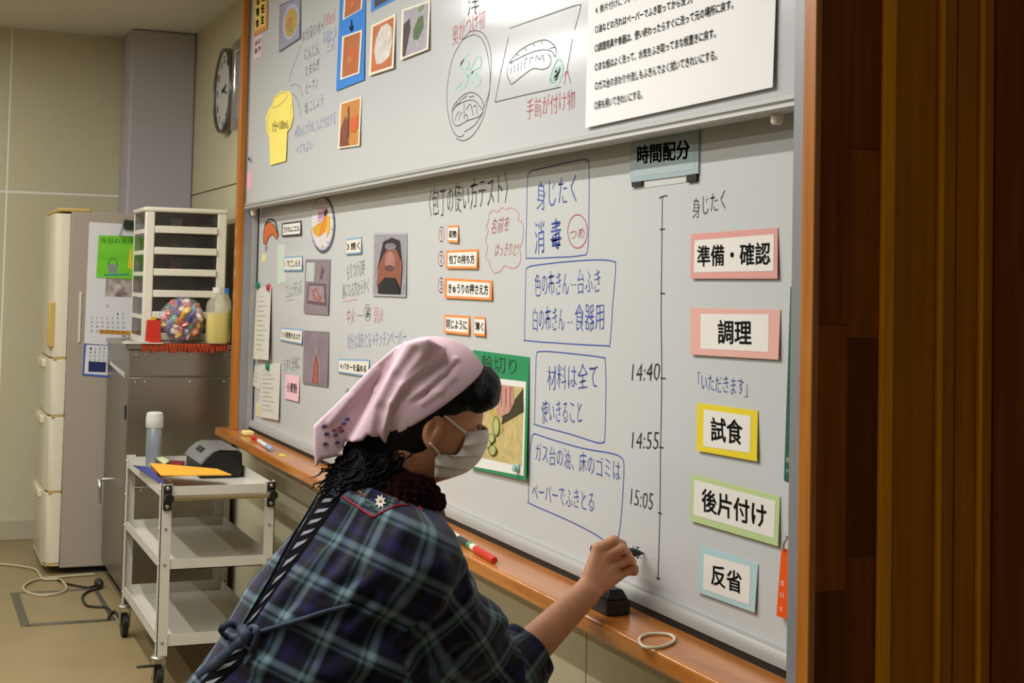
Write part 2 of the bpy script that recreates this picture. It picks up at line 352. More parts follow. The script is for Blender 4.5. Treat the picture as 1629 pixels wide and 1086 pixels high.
zd = [.035, fz(898), fz(783), fz(662), fz(570), FZ-.004]
for i in range(5):
    z0, z1 = zd[i]+.005, zd[i+1]-.005; w = .075
    prof = [(FX0, FY0-.001), (FX0, FY0-w*.5), (FX0+.05, FY0-w), (FX1-.06, FY0-w), (FX1-.02, FY0-w*.85), (FX1-.003, FY0-w*.5), (FX1-.001, FY0-.001)]
    dr = MB().prism([(x, y, z0) for x, y in prof], (0, 0, z1-z0)).build('door', M_frd, t, smooth=50, bevel=.004)
    if i < 4: boxo('door_gasket', (FX0+.01, FY0-w*.8, z1), (FX1-.004, FY0-.004, z1+.010), M_yel, t)
    if i == 4:
        hz0, hz1 = fz(553), fz(480)
        hd = boxo('handle', (FX1-.065, FY0-w-.012, hz0), (FX1-.015, FY0-w+.030, hz1), M_yel, dr, bevel=.006)
    elif i in (1, 2, 3):
        boxo('handle', (FX0+.08, FY0-w-.014, z1-.05), (FX0+.4, FY0-w+.01, z1-.012), M_frd, dr, bevel=.006)
boxo('side_strip', (FX1, float(onX(125, 500, FX1)[1]), fz(545)), (FX1+.008, float(onX(129, 500, FX1)[1]), fz(463)), M_frd, t, bevel=.002)
# calendar and poster on the refrigerator's side
def fq(u, v, d=.0): return onX(u, v, FX1+d)
M_paper = mat('white_paper', '#dedde0', rough=.8); M_ink = mat('ink_black', '#1b1b1d', rough=.6)
def sheet_x(mb, pts, x, th=.0012): return mb.prism([onX(u, v, x) for u, v in pts], (th, 0, 0))
t = empty('wall_calendar', fq(170, 598), 'white month calendar hanging on the refrigerator side', 'calendar')
x = FX1+.0005
pg = sheet_x(MB(), [(142, 353), (214, 357), (212, 552), (134, 546)], x+.003).build('page', M_paper, t)
sheet_x(MB(), [(134, 546), (192, 550), (190, 602), (131, 597)], x).build('backing_page', flat('#3a62b0'), t)
sheet_x(MB(), [(137, 548), (190, 551), (188, 598), (134, 594)], x+.0014, .0008).build('next_month_page', M_paper, t)
sheet_x(MB(), [(141, 574.5), (169, 576), (168, 592), (140.5, 591)], x+.0024, .0004).build('blue_print', flat('#23285e'), t)
sheet_x(MB(), [(158, 524), (212, 526.5), (212, 533), (158, 530.5)], x+.0044, .0004).build('gold_strip', flat('#c1892b'), t)
sheet_x(MB(), [(169, 442), (214, 444), (213, 473), (167, 471)], x+.0044, .0004).build('photo_print', mat('dark_photo', '#5c3a3c', c2='#cfc6c0', nscale=22), t)
nm = MB()
def xtext(mb, s, u, v, h, w, x):
    a = onX(u, v, x); b_ = onX(u+w, v+w*.02, x); c = onX(u, v-h, x); text_quad(mb, s, a, b_-a, c-a, (.0006, 0, 0), .0)
xtext(nm, '11', 169, 489, 5, 4, x+.0045)
k = 1
for r in range(5):
    for c in range(7):
        if r == 0 and c < 5: continue
        if k > 30 or 146+c*8 > 208: k += 1; continue
        xtext(nm, str(k), 145+c*8.3-r*.2, 500+r*7+c*.2, 3.6, 3.4 if k > 9 else 1.8, x+.0045); k += 1
for r in range(4):
    for c in range(6): xtext(nm, str(r*7+c+1), 143+c*7-r*.3, 556+r*6, 3.6, 3.0, x+.0024)
xtext(nm, '休日', 193, 536.5, 4, 18, x+.0045)
nm.build('print', M_ink, t)
t = empty('cleaning_poster', fq(180, 440), 'bright green hand-drawn poster clipped over the calendar', 'poster')
g = sheet_x(MB(), [(157, 374), (216, 376), (214, 444), (153, 441)], FX1+.007).build('sheet', mat('poster_green', '#63c41c', rough=.7, c2='#86d63a', nscale=4, stretch=(1, .3, 4)), t)
nm = MB(); xtext(nm, '今日の清掃', 160, 387, 9, 52, FX1+.0082); nm.build('lettering', flat('#1f5a1c'), t)
sheet_x(MB(), [(171, 420), (173, 434), (186, 434.5), (187, 421)], FX1+.0082, .0004).build('bucket_drawing', flat('#8a9090'), t)
nm = MB().tube([onX(u, v, FX1+.0086) for u, v in smooth_path([(172, 421), (174, 414), (180, 411), (185, 415), (187, 422)], 4)], .0015, 5); nm.build('bucket_handle_drawing', flat('#555a5a'), t)
sheet_x(MB(), [(203, 425), (206, 400), (210, 392), (212, 430)], FX1+.0082, .0004).build('broom_drawing', flat('#e0cc30'), t)
sheet_x(MB(), [(165, 436), (205, 435), (205, 438), (166, 439)], FX1+.0082, .0004).build('shadow_drawing', flat('#4a8f8a'), t)
t = empty('binder_clip', fq(203, 375), 'black binder clip holding the green poster', 'clip')
MB().prism([onX(u, v, FX1+.009) for u, v in ((197, 349), (212, 351), (214, 366), (196, 364))], (.018, 0, 0)).build('body', mat('dark_green_metal', '#2e3a30', rough=.35, metal=.3), t, bevel=.002)
for a in (((198, 352), (190, 375), (212, 377)), ((212, 353), (218, 377), (212, 377))):
    MB().tube([onX(u, v, FX1+.02) for u, v in a], .0022, 6).build('wire_arm', M_dark, t)
# ================================================================== stainless cabinet
M_ss = mat('stainless_steel', '#a39e92', rough=.24, metal=.95, noise=.12, nscale=3, bump=.015, bscale=200)
M_ss2 = mat('stainless_side', '#8f8a82', rough=.35, metal=.8)
CX1, CX0, CY0, CZ = -6.47, -7.17, -.463, 1.108
t = empty('steel_cabinet', ((CX0+CX1)/2, CY0/2, 0), 'waist-high stainless steel cabinet beside the refrigerator', 'cabinet')
boxo('body', (CX0, CY0, .06), (CX1, -.006, CZ-.02), M_ss2, t, bevel=.003)
boxo('top', (CX0-.005, CY0-.01, CZ-.02), (CX1+.02, -.004, CZ), M_ss, t, bevel=.003)
boxo('plinth', (CX0+.03, CY0+.03, 0), (CX1-.03, -.03, .06), M_dark, t)
zq = float(onX(280, 599, CX1)[2])
for z0, z1 in ((.08, .50), (.506, zq-.003), (zq+.003, CZ-.024)):
    pn = boxo('front_panel', (CX1, CY0+.006, z0), (CX1+.008, -.012, z1), M_ss, t, bevel=.0015)
    for yv in (CY0+.03, CY0+.07, -.2, -.05):
        MB().lathe((CX1+.008, yv, z1-.018), [(.006, 0), (.004, .003)], 10, axis=(1, 0, 0)).build('screw', M_chr, pn, smooth=40)
hx, hz_ = -6.95, float(onY(165, 752, CY0)[2])
hd = MB().cyl((hx-.0, CY0, hz_), (hx, CY0-.05, hz_), .009, seg=14); hd.tube(smooth_path([(hx, CY0-.045, hz_), (hx+.03, CY0-.05, hz_), (hx+.05, CY0-.05, hz_-.03), (hx+.055, CY0-.05, hz_-.10)], 5), [.010]*11+[.009]*5, 10)
hd.build('door_handle', M_chr, t, smooth=50)
boxo('hinge', (CX1-.03, CY0-.006, float(onY(207, 660, CY0)[2])-.03), (CX1-.018, CY0, float(onY(207, 660, CY0)[2])+.03), M_dark, t)
M_acr = mat('clear_acrylic', '#8f8f88', rough=.08, alpha=.3)
ya = float(onX(175, 575, CX1+.0)[1])
t = empty('acrylic_guard', (CX1+.01, CY0-.03, .98), 'clear acrylic sheet sticking out from the steel cabinet corner', 'acrylic sheet')
MB().prism([onX(u, v, CX1+.01) for u, v in ((176, 545), (207, 549), (207, 604), (199, 600), (174, 577))], (.003, 0, 0)).build('sheet', M_acr, t)
MB().prism([onX(u, v, CX1+.013) for u, v in ((175, 574), (198, 592), (198, 601), (174, 579))], (.006, 0, 0)).build('edge_strip', mat('acrylic_edge', '#b9bbb6', rough=.3), t)
# ------------------------------------------------------------------ drawer unit on the cabinet
M_dr = mat('ivory_plastic', '#e2ddcb', rough=.4); M_smoke = mat('smoked_plastic', '#3c3a36', rough=.12, alpha=.45)
DX1 = CX1-.105; DX0 = DX1-.36
dy0, dy1 = float(onX(229, 430, DX1)[1]), float(onX(359, 430, DX1)[1]); dz0 = CZ+.001; dz1 = float(onX(300, 331, DX1)[2])
t = empty('drawer_unit', ((DX0+DX1)/2, (dy0+dy1)/2, dz0), 'ivory plastic drawer tower with six smoky drawers on steel cabinet', 'drawer unit')
pw = .042
for ya, yb in ((dy0, dy0+pw), (dy1-pw, dy1)): boxo('post', (DX1-.03, ya, dz0), (DX1, yb, dz1-.02), M_dr, t, bevel=.006)
for ya in (dy0, dy1-.03): boxo('post', (DX0, ya, dz0), (DX0+.03, ya+.03, dz1-.02), M_dr, t, bevel=.004)
boxo('top_board', (DX0-.005, dy0-.006, dz1-.022), (DX1+.004, dy1+.006, dz1), M_dr, t, bevel=.008)
boxo('base_board', (DX0, dy0, dz0), (DX1, dy1, dz0+.012), M_dr, t, bevel=.003)
boxo('back_board', (DX0, dy0+.03, dz0+.012), (DX0+.006, dy1-.03, dz1-.022), M_dr, t)
pit = (dz1-.022-dz0-.012)/6
dcol = [('#8c8270', .0), ('#b25a2c', .03), ('#3c6a55', .12), ('#b9b4a4', .07), ('#77767a', .02), ('#555555', .05)]
for i in range(6):
    z0 = dz0+.012+i*pit; z1 = z0+pit
    d = boxo('drawer', (DX1-.004, dy0+pw, z0+.002), (DX1+.010, dy1-pw, z0+pit*.36), M_dr, t, bevel=.004)
    boxo('window', (DX1-.008, dy0+pw, z0+pit*.36), (DX1-.004, dy1-pw, z1-.004), M_smoke, d)
    boxo('tray', (DX0+.02, dy0+.012, z0+.002), (DX1-.012, dy1-.012, z0+.006), M_dr, d)
    for yy_ in (dy0, dy1-.006):
        boxo('side_rail', (DX0+.03, yy_, z0), (DX1-.03, yy_+.006, z0+pit*.2), M_dr, t)
        boxo('side_window', (DX0+.03, yy_+.001, z0+pit*.2), (DX1-.03, yy_+.004, z1), M_smoke, d)
    r_ = random.Random(i)
    for k in range(4):
        yy_ = dy0+pw+.01+k*(dy1-dy0-2*pw-.02)/4; hh = pit*(.3+.45*r_.random())
        boxo('stored_item', (DX1-.16, yy_+.004, z0+.006), (DX1-.03-.04*r_.random(), yy_+.055, z0+.006+hh), flat(r_.choice(['#8c8270', '#b25a2c', '#2b4a40', '#c9c4b4', '#4a4038', '#30303a', '#a08a60', '#202024'])), d)
# ------------------------------------------------------------------ things on the cabinet top
zt = CZ+.0005
t = empty('fringed_mat', (CX1-.02, -.2, zt), 'red orange fringed mat on the steel cabinet', 'mat')
M_orange = mat('orange_yarn', '#b8431e', rough=.9, noise=.3, nscale=80)
ym0, ym1 = float(onX(226, 550, CX1+.02)[1]), float(onX(362, 550, CX1+.02)[1])
fr = boxo('cloth', (CX1-.015, ym0, zt), (CX1+.022, ym1, zt+.004), M_orange, t)
f = MB(); n = 46
for i in range(n):
    yv = ym0+(ym1-ym0)*(i+.5)/n; f.tube([(CX1+.020, yv, zt+.003), (CX1+.028, yv+random.uniform(-.003, .003), zt-.004), (CX1+.027, yv+random.uniform(-.004, .004), zt-.024-random.random()*.012)], .0036, 5)
f.build('fringe', M_orange, t, smooth=60)['kind'] = 'stuff'
def at_top(u, v, x): return onX(u, v, x)
# red box
p0, p1 = onX(231, 541, CX1+.0), onX(256, 541, CX1); zt2 = zt+.005
t = empty('red_carton', ((CX1-.02), (p0[1]+p1[1])/2, zt2), 'small red carton with a yellow tip on fringed mat', 'carton')
zz = float(onX(244, 508, CX1)[2]); yA, yB = p0[1], p1[1]; xm = CX1-.005
MB().add([(xm-.012, yA, zt2), (xm+.022, yA, zt2), (xm+.022, yB, zt2), (xm-.012, yB, zt2), (xm-.008, yA+.004, zz-.004), (xm+.012, yA+.004, zz), (xm+.012, yB-.004, zz-.003), (xm-.008, yB-.004, zz-.006)],
         [(0, 3, 2, 1), (4, 5, 6, 7), (0, 1, 5, 4), (1, 2, 6, 5), (2, 3, 7, 6), (3, 0, 4, 7)]).build('carton', mat('red_card', '#c22a18', rough=.4), t, bevel=.003)
boxo('tip', (xm-.004, (yA+yB)/2-.012, zz-.006), (xm+.006, (yA+yB)/2+.012, zz+.012), flat('#d8a828'), t, bevel=.003)
# bag of sweets
bc = onX(293, 510, CX1+.0); xb = CX1-.035; zb_top = float(onX(293, 472, CX1)[2]); rr = (zb_top-zt2)/2
t = empty('plastic_bag', (xb, bc[1], zt2), 'clear plastic bag filled with colourful wrapped sweets', 'bag')
shell = MB(); ny = 22
rad = lambda a, b_: 1+.05*math.sin(5*a+3*b_)+.04*math.sin(9*b_+2*a)
vs = []; fs = []
for j in range(1, 12):
    th = math.pi*j/12
    for i in range(24):
        a = 2*math.pi*i/24; q = rad(a, th); vs.append((xb+.052*q*math.sin(th)*math.cos(a), bc[1]+.100*q*math.sin(th)*math.sin(a), zt2+rr+rr*.99*math.cos(th)))
vs += [(xb, bc[1], zt2+2*rr), (xb, bc[1], zt2)]
for j in range(10):
    for i in range(24): fs.append((j*24+i, (j+1)*24+i, (j+1)*24+(i+1) % 24, j*24+(i+1) % 24))
for i in range(24): fs.append((264, i, (i+1) % 24)); fs.append((265, 240+(i+1) % 24, 240+i))
shell.add(vs, fs).build('bag_film', mat('bag_film', '#e6e2de', rough=.08, alpha=.16, spec=.8), t, smooth=0)
cols = ['#d8b0a8', '#6a5fb0', '#e0a43a', '#4fa08a', '#d06a78', '#f0d8c8', '#3a3f78', '#c9784a', '#8fb0d8', '#e8c860', '#a070b0', '#d84f40']
for k in range(90):
    th = math.acos(1-2*(k+.5)/90); a = k*2.39996; s_ = .93*(.80+.20*((k*37) % 10)/10)
    c = (xb+.05*s_*math.sin(th)*math.cos(a), bc[1]+.095*s_*math.sin(th)*math.sin(a), zt2+rr+rr*.92*s_*math.cos(th))
    e = random.Random(k); rot = np.array(Matrix.Rotation(e.random()*6, 3, (e.random()+.01, e.random(), e.random())))
    MB().ell(c, (.017+e.random()*.008, .014+e.random()*.012, .010), 6, 4, rot).build('sweet', mat('wrapper_%d' % (k % 12), cols[(k*5) % 12], rough=.25, spec=.8), t)
# jug and second bottle
M_jug = mat('milky_plastic', '#e6e2d2', rough=.3, alpha=.32); M_liq = mat('yellow_liquid', '#f0d818', rough=.2)
def jug(name, u0, u1, vt, vb, x, label, liquid, capm, lev):
    a, b_ = onX(u0, vb, x), onX(u1, vb, x); top = float(onX((u0+u1)/2, vt, x)[2]); yc_ = (a[1]+b_[1])/2; r = (b_[1]-a[1])/2; zb = zt2; hh = top-zb
    t = empty(name, (x, yc_, zb), label, 'bottle')
    MB().lathe((x, yc_, zb), [(r*.9, 0), (r, .008), (r, hh*.66), (r*.9, hh*.74), (r*.55, hh*.83), (r*.42, hh*.86), (r*.42, hh*.93)], 28, sq=.7).build('bottle', M_jug, t, smooth=50)
    if liquid: MB().lathe((x, yc_, zb+.003), [(r*.86, 0), (r*.95, .008), (r*.95, hh*lev)], 28, sq=.7).build('contents', liquid, t, smooth=50)
    MB().lathe((x, yc_, zb+hh*.9), [(r*.47, 0), (r*.47, hh*.1)], 20).build('cap', capm, t, smooth=40)
    return t, (x, yc_, zb, r, hh)
jug('liquid_bottle', 326.5, 361, 457, 551, CX1+.0, 'milky plastic bottle half filled with yellow liquid', M_liq, mat('white_cap', '#e8e6e0', rough=.4), .53)
t, (x, yc_, zb, r, hh) = jug('detergent_bottle', 350.5, 366, 458, 550, CX1-.073, 'bottle with blue cap behind the yellow liquid bottle', M_liq, mat('blue_cap', '#2b74b8', rough=.4), .6)
MB().lathe((x, yc_, zb+hh*.2), [(r*1.02, 0), (r*1.02, hh*.4)], 28, sq=.7).build('label_wrap', mat('label_yellow', '#c8b52a', rough=.5, c2='#2d6a3a', nscale=60), t, smooth=50)
# loose papers at the cabinet's corner
for i, (pts, c, lb) in enumerate(((((203, 543), (268, 547), (276, 552), (214, 552)), '#d9d4c4', 'loose cream paper at the left corner of steel cabinet top'), (((206, 540), (240, 541), (243, 545), (207, 545)), '#cfcabb', 'small white folded paper lying on the cream paper'))):
    q = [onZ(u, v, CZ+.002+i*.006) for u, v in pts]; q = [np.array([min(max(p[0], CX1-.14), CX1+.045), min(max(p[1], CY0-.05), ym0+.18), 0]) for p in q]
    x0_, x1_ = min(p[0] for p in q), max(p[0] for p in q); y0_, y1_ = min(p[1] for p in q), max(p[1] for p in q)
    x1_ = CX1+.035
    tag(MB().box((x1_-.09+i*.02, CY0-.025+i*.01, zt+.0045+i*.005), (x1_, CY0+.14-i*.06, zt+.0085+i*.005)).build('loose_paper', flat(c)), lb, 'paper')
# ================================================================== trolley
M_tr = mat('trolley_paint', '#cdc9bc', rough=.35, noise=.03, nscale=20); M_blk = mat('black_plastic', '#141414', rough=.4); M_zinc = mat('zinc', '#b0aca0', rough=.3, metal=.8)
TX0, TX1, TY0, TY1 = -5.93, -5.06, -.533, -.142
t = empty('utility_trolley', ((TX0+TX1)/2, (TY0+TY1)/2, 0), 'cream metal three-shelf utility trolley on black casters', 'trolley')
lw = .036; zl0 = .125
for x, sx in ((TX0, 1), (TX1, -1)):
    for y, sy in ((TY0, 1), (TY1, -1)):
        m = MB()
        m.box((min(x, x+sx*lw), min(y, y+sy*.003), zl0), (max(x, x+sx*lw), max(y, y+sy*.003), .70))
        m.box((min(x, x+sx*.003), min(y, y+sy*lw), zl0), (max(x, x+sx*.003), max(y, y+sy*lw), .70))
        lg = m.build('leg', M_tr, t)
        for z in (.68, .55, .43, .17):
            MB().lathe((x-sx*.0, y+sy*.018, z), [(.006, 0), (.004, .004)], 8, axis=(-sx, 0, 0)).build('bolt', M_zinc, lg, smooth=40)
            MB().lathe((x+sx*.018, y, z), [(.006, 0), (.004, .004)], 8, axis=(0, -sy, 0)).build('bolt', M_zinc, lg, smooth=40)
for zr_, hgt in ((.692, .042), (.447, .036), (.195, .042)):
    m = MB(); e = .004
    m.box((TX0+e, TY0+e, zr_-hgt), (TX1-e, TY1-e, zr_-hgt+.003))
    for lo, hi in (((TX0+e, TY0+e), (TX0+e+.003, TY1-e)), ((TX1-e-.003, TY0+e), (TX1-e, TY1-e)), ((TX0+e, TY0+e), (TX1-e, TY0+e+.003)), ((TX0+e, TY1-e-.003), (TX1-e, TY1-e))):
        m.box((lo[0], lo[1], zr_-hgt), (hi[0], hi[1], zr_))
    m.build('tray', M_tr, t)
zbar = .658
MB().cyl((TX1+.035, TY0+.03, zbar), (TX1+.035, TY1-.02, zbar), .009).build('handle_bar', mat('handle_steel', '#b8a888', rough=.2, metal=.9), t, smooth=40)
for y in (TY0+.02, TY1-.016):
    br = boxo('handle_bracket', (TX1, y-.014, zbar-.045), (TX1+.012, y+.014, zbar+.04), M_blk, t, bevel=.004)
    MB().cyl((TX1+.008, y, zbar), (TX1+.05, y, zbar), .015).build('socket', M_blk, br, smooth=40)
    for dz in (-.032, .028): MB().lathe((TX1+.012, y, zbar+dz), [(.007, 0), (.004, .003)], 10, axis=(1, 0, 0)).build('bolt', M_zinc, br, smooth=40)
for x, y, br in ((TX0+.03, TY0+.01, 0), (TX1-.02, TY0+.012, 1), (TX0+.03, TY1-.01, 0), (TX1-.02, TY1-.012, 1)):
    c = MB(); c.lathe((x, y, zl0-.012), [(.026, 0), (.028, .006), (.018, .014)], 16)
    for sy in (-1, 1): c.prism([(x-.024, y+sy*.017, zl0-.01), (x+.024, y+sy*.017, zl0-.01), (x-.002+.012, y+sy*.017, .036), (x-.012-.006, y+sy*.017, .036)], (0, sy*.003, 0))
    ct = c.build('caster', M_zinc, t, smooth=40)
    MB().lathe((x-.006, y-.013, .046), [(.036, 0), (.046, .003), (.046, .023), (.036, .026)], 28, axis=(0, 1, 0)).build('wheel', M_blk, ct, smooth=40)
    MB().cyl((x-.006, y-.02, .046), (x-.006, y+.02, .046), .007, seg=10).build('axle', M_zinc, ct, smooth=40)
    if br: boxo('brake_lever', (x+.01, y-.075, zl0-.034), (x+.024, y-.01, zl0-.026), M_blk, ct, bevel=.003)
zt = .692-.042+.0035
# thermos
p = onZ(245, 722, zt+.03); bx_, by_ = p[0], p[1]; bx_ = max(bx_, TX0+.06)
hT = float(onX(245, 655, bx_)[2])-zt; yb_ = float(onX(245, 700, bx_)[1])
t = empty('vacuum_flask', (bx_, yb_, zt), 'slim silver vacuum flask with pale cap on the trolley', 'flask')
MB().lathe((bx_, yb_, zt), [(.028, 0), (.030, .006), (.030, hT*.70), (.027, hT*.73)], 28).build('flask_body', mat('flask_silver', '#9ba3aa', rough=.35, metal=.5), t, smooth=50)
MB().lathe((bx_, yb_, zt+hT*.72), [(.031, 0), (.034, .004), (.034, hT*.16), (.031, hT*.26), (.022, hT*.28)], 28).build('lid', mat('flask_lid', '#cfcfcb', rough=.4), t, smooth=50)
# printer
xn, xf = -5.52, -5.84
pr = [(318, 741), (321, 731), (329, 721), (340, 711.5), (350, 708), (380, 709), (386, 713), (386, 744), (381, 752)]
pr3 = [onX(u, v, xn) for u, v in pr]; zmin = min(p[2] for p in pr3)
pr3 = [np.array([xn, p[1], max(p[2]+(zt-zmin), zt)]) for p in pr3]
t = empty('label_printer', ((xn+xf)/2, np.mean([p[1] for p in pr3]), zt), 'grey and black desktop printer with curved front on the trolley', 'printer')
pr3[0][2] = zt; pr3[-1][2] = zt
bd = MB().prism(pr3, (xf-xn, 0, 0)).build('body', M_blk, t, bevel=.008, bseg=3)
sil = []
for p in pr3[1:6]: sil.append(p)
cy_ = np.mean([p[1] for p in pr3]); cz_ = zt+.03
outer = [p+np.array([0, (p[1]-cy_)*.05-.004, .004]) for p in sil]; inner = [p.copy() for p in sil]
m = MB(); n = len(outer)
for x_, sgn in ((xn+.004, 1),):
    V = [np.array([xn+.006, *p[1:]]) for p in outer]+[np.array([xf-.004, *p[1:]]) for p in outer]+[np.array([xn+.006, *p[1:]]) for p in inner]+[np.array([xf-.004, *p[1:]]) for p in inner]
    F = [(i, i+1, n+i+1, n+i) for i in range(n-1)]+[(2*n+i, 3*n+i, 3*n+i+1, 2*n+i+1) for i in range(n-1)]+[(i, 2*n+i, 2*n+i+1, i+1) for i in range(n-1)]+[(n+i, n+i+1, 3*n+i+1, 3*n+i) for i in range(n-1)]+[(0, n, 3*n, 2*n), (n-1, 3*n-1, 4*n-1, 2*n-1)]
    m.add(V, F)
m.build('front_cover', mat('silver_plastic', '#8d8d8b', rough=.3, metal=.35), t, smooth=60)
mid = (outer[1]+outer[2])/2; dirv = outer[2]-outer[1]
MB().prism([np.array([xm_, *(mid+dirv*k)[1:]])+np.array([0, -.004, .004]) for xm_, k in (((xn+xf)/2+.05, -.3), ((xn+xf)/2-.05, -.3), ((xn+xf)/2-.05, .35), ((xn+xf)/2+.05, .35))], (0, .004, -.004)).build('display', mat('screen_dark', '#2a2c30', rough=.1), t)
# binder, folder, envelope
zi = zt+.0005
def sheet_z(mb, pts, z, th): return mb.prism([onZ(u, v, z) for u, v in pts], (0, 0, th))
tag(sheet_z(MB(), [(240, 739), (262, 731), (294, 733), (291, 742), (250, 744)], .688, -(.688-zi)).build('red_binder', mat('maroon_cover', '#7a1d1c', rough=.4), bevel=.002), 'dark red binder lying behind the yellow envelope', 'binder')
tag(sheet_z(MB(), [(212, 741), (236, 743), (262, 768), (258, 771)], .697, .003).build('blue_folder', mat('blue_cover', '#26317a', rough=.4)), 'thin blue folder under the yellow envelope', 'folder')
tag(sheet_z(MB(), [(238, 738), (256, 739), (345, 747), (368, 756), (256, 757)], .7005, .004).build('yellow_envelope', mat('manila', '#e3a62c', rough=.7, noise=.05)), 'bright yellow envelope lying on the trolley top', 'envelope')
tag(sheet_z(MB(), [(249, 731), (257, 728), (270, 736), (262, 741)], .6885, .010).build('tape_roll', mat('pale_green', '#c9cf9a', rough=.5), bevel=.003), 'small pale green packet resting on the red binder', 'packet')
# cables on the floor
M_cw = mat('cable_cream', '#b8ab8c', rough=.5); M_cb = mat('cable_black', '#26221d', rough=.5)
def cable(pts, m, r, label):
    P = [onZ(u, v, r+.0005) for u, v in smooth_path(pts, 8)]
    for p in P: p[1] = min(p[1], -.03)
    return tag(MB().tube(P, r, 8).build('power_cable', m, smooth=60), label, 'cable', 'cables on the floor')
cable([(0, 897), (30, 900), (55, 905), (62, 912), (70, 921), (95, 922), (106, 935), (95, 943), (65, 947), (40, 940), (40, 930), (60, 921), (100, 917), (150, 913)], M_cw, .006, 'cream cable looping on the floor in front of the refrigerator')
cable([(92, 922), (110, 929), (140, 934), (153, 930)], M_cb, .005, 'black cable running to the plug under the refrigerator')
cable([(160, 935), (140, 941), (131, 950), (137, 962), (150, 965), (168, 966), (175, 972), (172, 985)], M_cb, .006, 'black cable curling on the floor beside the cabinet')
cable([(172, 985), (177, 975), (183, 973), (190, 982)], M_cb, .006, 'short black cable running to the trolley wheel')
pp = onZ(157, 934, 0); tag(MB().ell(pp+np.array([0, 0, .02]), (.05, .02, .02), 10, 8).build('power_plug', M_cb, smooth=0), 'black plug lump lying on the floor beside the cabinet', 'plug')
# ================================================================== cards, photos and handwriting on the boards
def crop(ox, oy, s): return lambda *pts: [(ox+x/s, oy+y/s) for x, y in pts]
K2, K3, K4, K5, K6, K7, K8, K9 = crop(380, 0, 3.194), crop(680, 0, 4.525), crop(920, 0, 3.62), crop(390, 300, 2.714), crop(660, 230, 3.292), crop(740, 540, 3.016), crop(980, 200, 2.468), crop(980, 580, 2.147)
KA, KB = crop(395, 310, 7.24), crop(400, 120, 7.24)
class Card:
    def __init__(s, name, label, cat, quad, y, m, lift=.0015, tilt=0., group=None, outline=None, th=.0008):
        s.q = [np.array(p, float) for p in quad]; s.y = y; s.lift = lift; s.tilt = tilt; s.n = 0
        pts = outline if outline else quad
        P = [s.pt(p, 0) for p in pts]
        s.o = MB().prism(P, (0, th, 0)).build(name, m); tag(s.o, label, cat, group)
    def pt(s, p, k):
        tl, tr, br, bl = s.q; A = np.array([tr-tl, bl-tl]).T; st = np.linalg.solve(A, np.array(p, float)-tl); t_ = min(max(st[1], 0), 1.1)
        return onY(p[0], p[1], s.y-s.lift-s.tilt*t_-k*.00035)
    def poly(s, pts, c, name='print', part=None):
        s.n += 1; m = MB(); P = [s.pt(p, s.n) for p in pts]; nr = np.zeros(3)
        for i in range(len(P)): nr += np.cross(P[i]-P[0], P[(i+1) % len(P)]-P[0])
        if nr[1] > 0: P = P[::-1]
        m.add(P, [tuple(range(len(P)))]); m.build(name, (mat('tone_'+c.lstrip('#'), c, rough=.6, noise=.32, nscale=55) if name in ('print', 'picture', 'photo', 'hand_photo') else flat(c)) if isinstance(c, str) else c, s.o); return s
    def ell(s, cx, cy, rx, ry, c, rot=0., name='print', n=24):
        return s.poly([(cx+rx*math.cos(a)*math.cos(rot)-ry*math.sin(a)*math.sin(rot), cy+rx*math.cos(a)*math.sin(rot)+ry*math.sin(a)*math.cos(rot)) for a in [2*math.pi*i/n for i in range(n)]], c, name)
    def text(s, body, u0, v0, u1, v1, h, c, off=.03, name='lettering', wob=0.):
        s.n += 1; a, b_, d_ = s.pt((u0, v0), s.n), s.pt((u1, v1), s.n), s.pt((u0, v0-h), s.n)
        MBc = MB(); text_quad(MBc, body, a, b_-a, d_-a, (0, 0, 0), off, wob); MBc.build(name, flat(c), s.o); return s
    def line(s, pts, c, w=.0022, name='drawn_line'):
        s.n += 1; m = MB(); P = [s.pt(p, s.n) for p in pts]; vs = []
        for i in range(len(P)):
            d_ = P[min(i+1, len(P)-1)]-P[max(i-1, 0)]; d_ = d_/max(np.linalg.norm(d_), 1e-9); q = np.array([-d_[2], 0, d_[0]])*w/2; vs += [P[i]+q, P[i]-q]
        m.add(vs, [(2*i, 2*i+2, 2*i+3, 2*i+1) for i in range(len(P)-1)]).build(name, flat(c), s.o); return s
def inset(q, f=.08, g=None):
    g = f if g is None else g; tl, tr, br, bl = [np.array(p, float) for p in q]; b = lambda s, t: tuple((tl*(1-s)+tr*s)*(1-t)+(bl*(1-s)+br*s)*t)
    return [b(f, g), b(1-f, g), b(1-f, 1-g), b(f, 1-g)]
def qp(q, *st):
    tl, tr, br, bl = [np.array(p, float) for p in q]
    return [tuple((tl*(1-s)+tr*s)*(1-t)+(bl*(1-s)+br*s)*t) for s, t in st]
def qell(q, cs, ct, rs, rt, n=20): return qp(q, *[(cs+rs*math.cos(2*math.pi*i/n), ct+rt*math.sin(2*math.pi*i/n)) for i in range(n)])
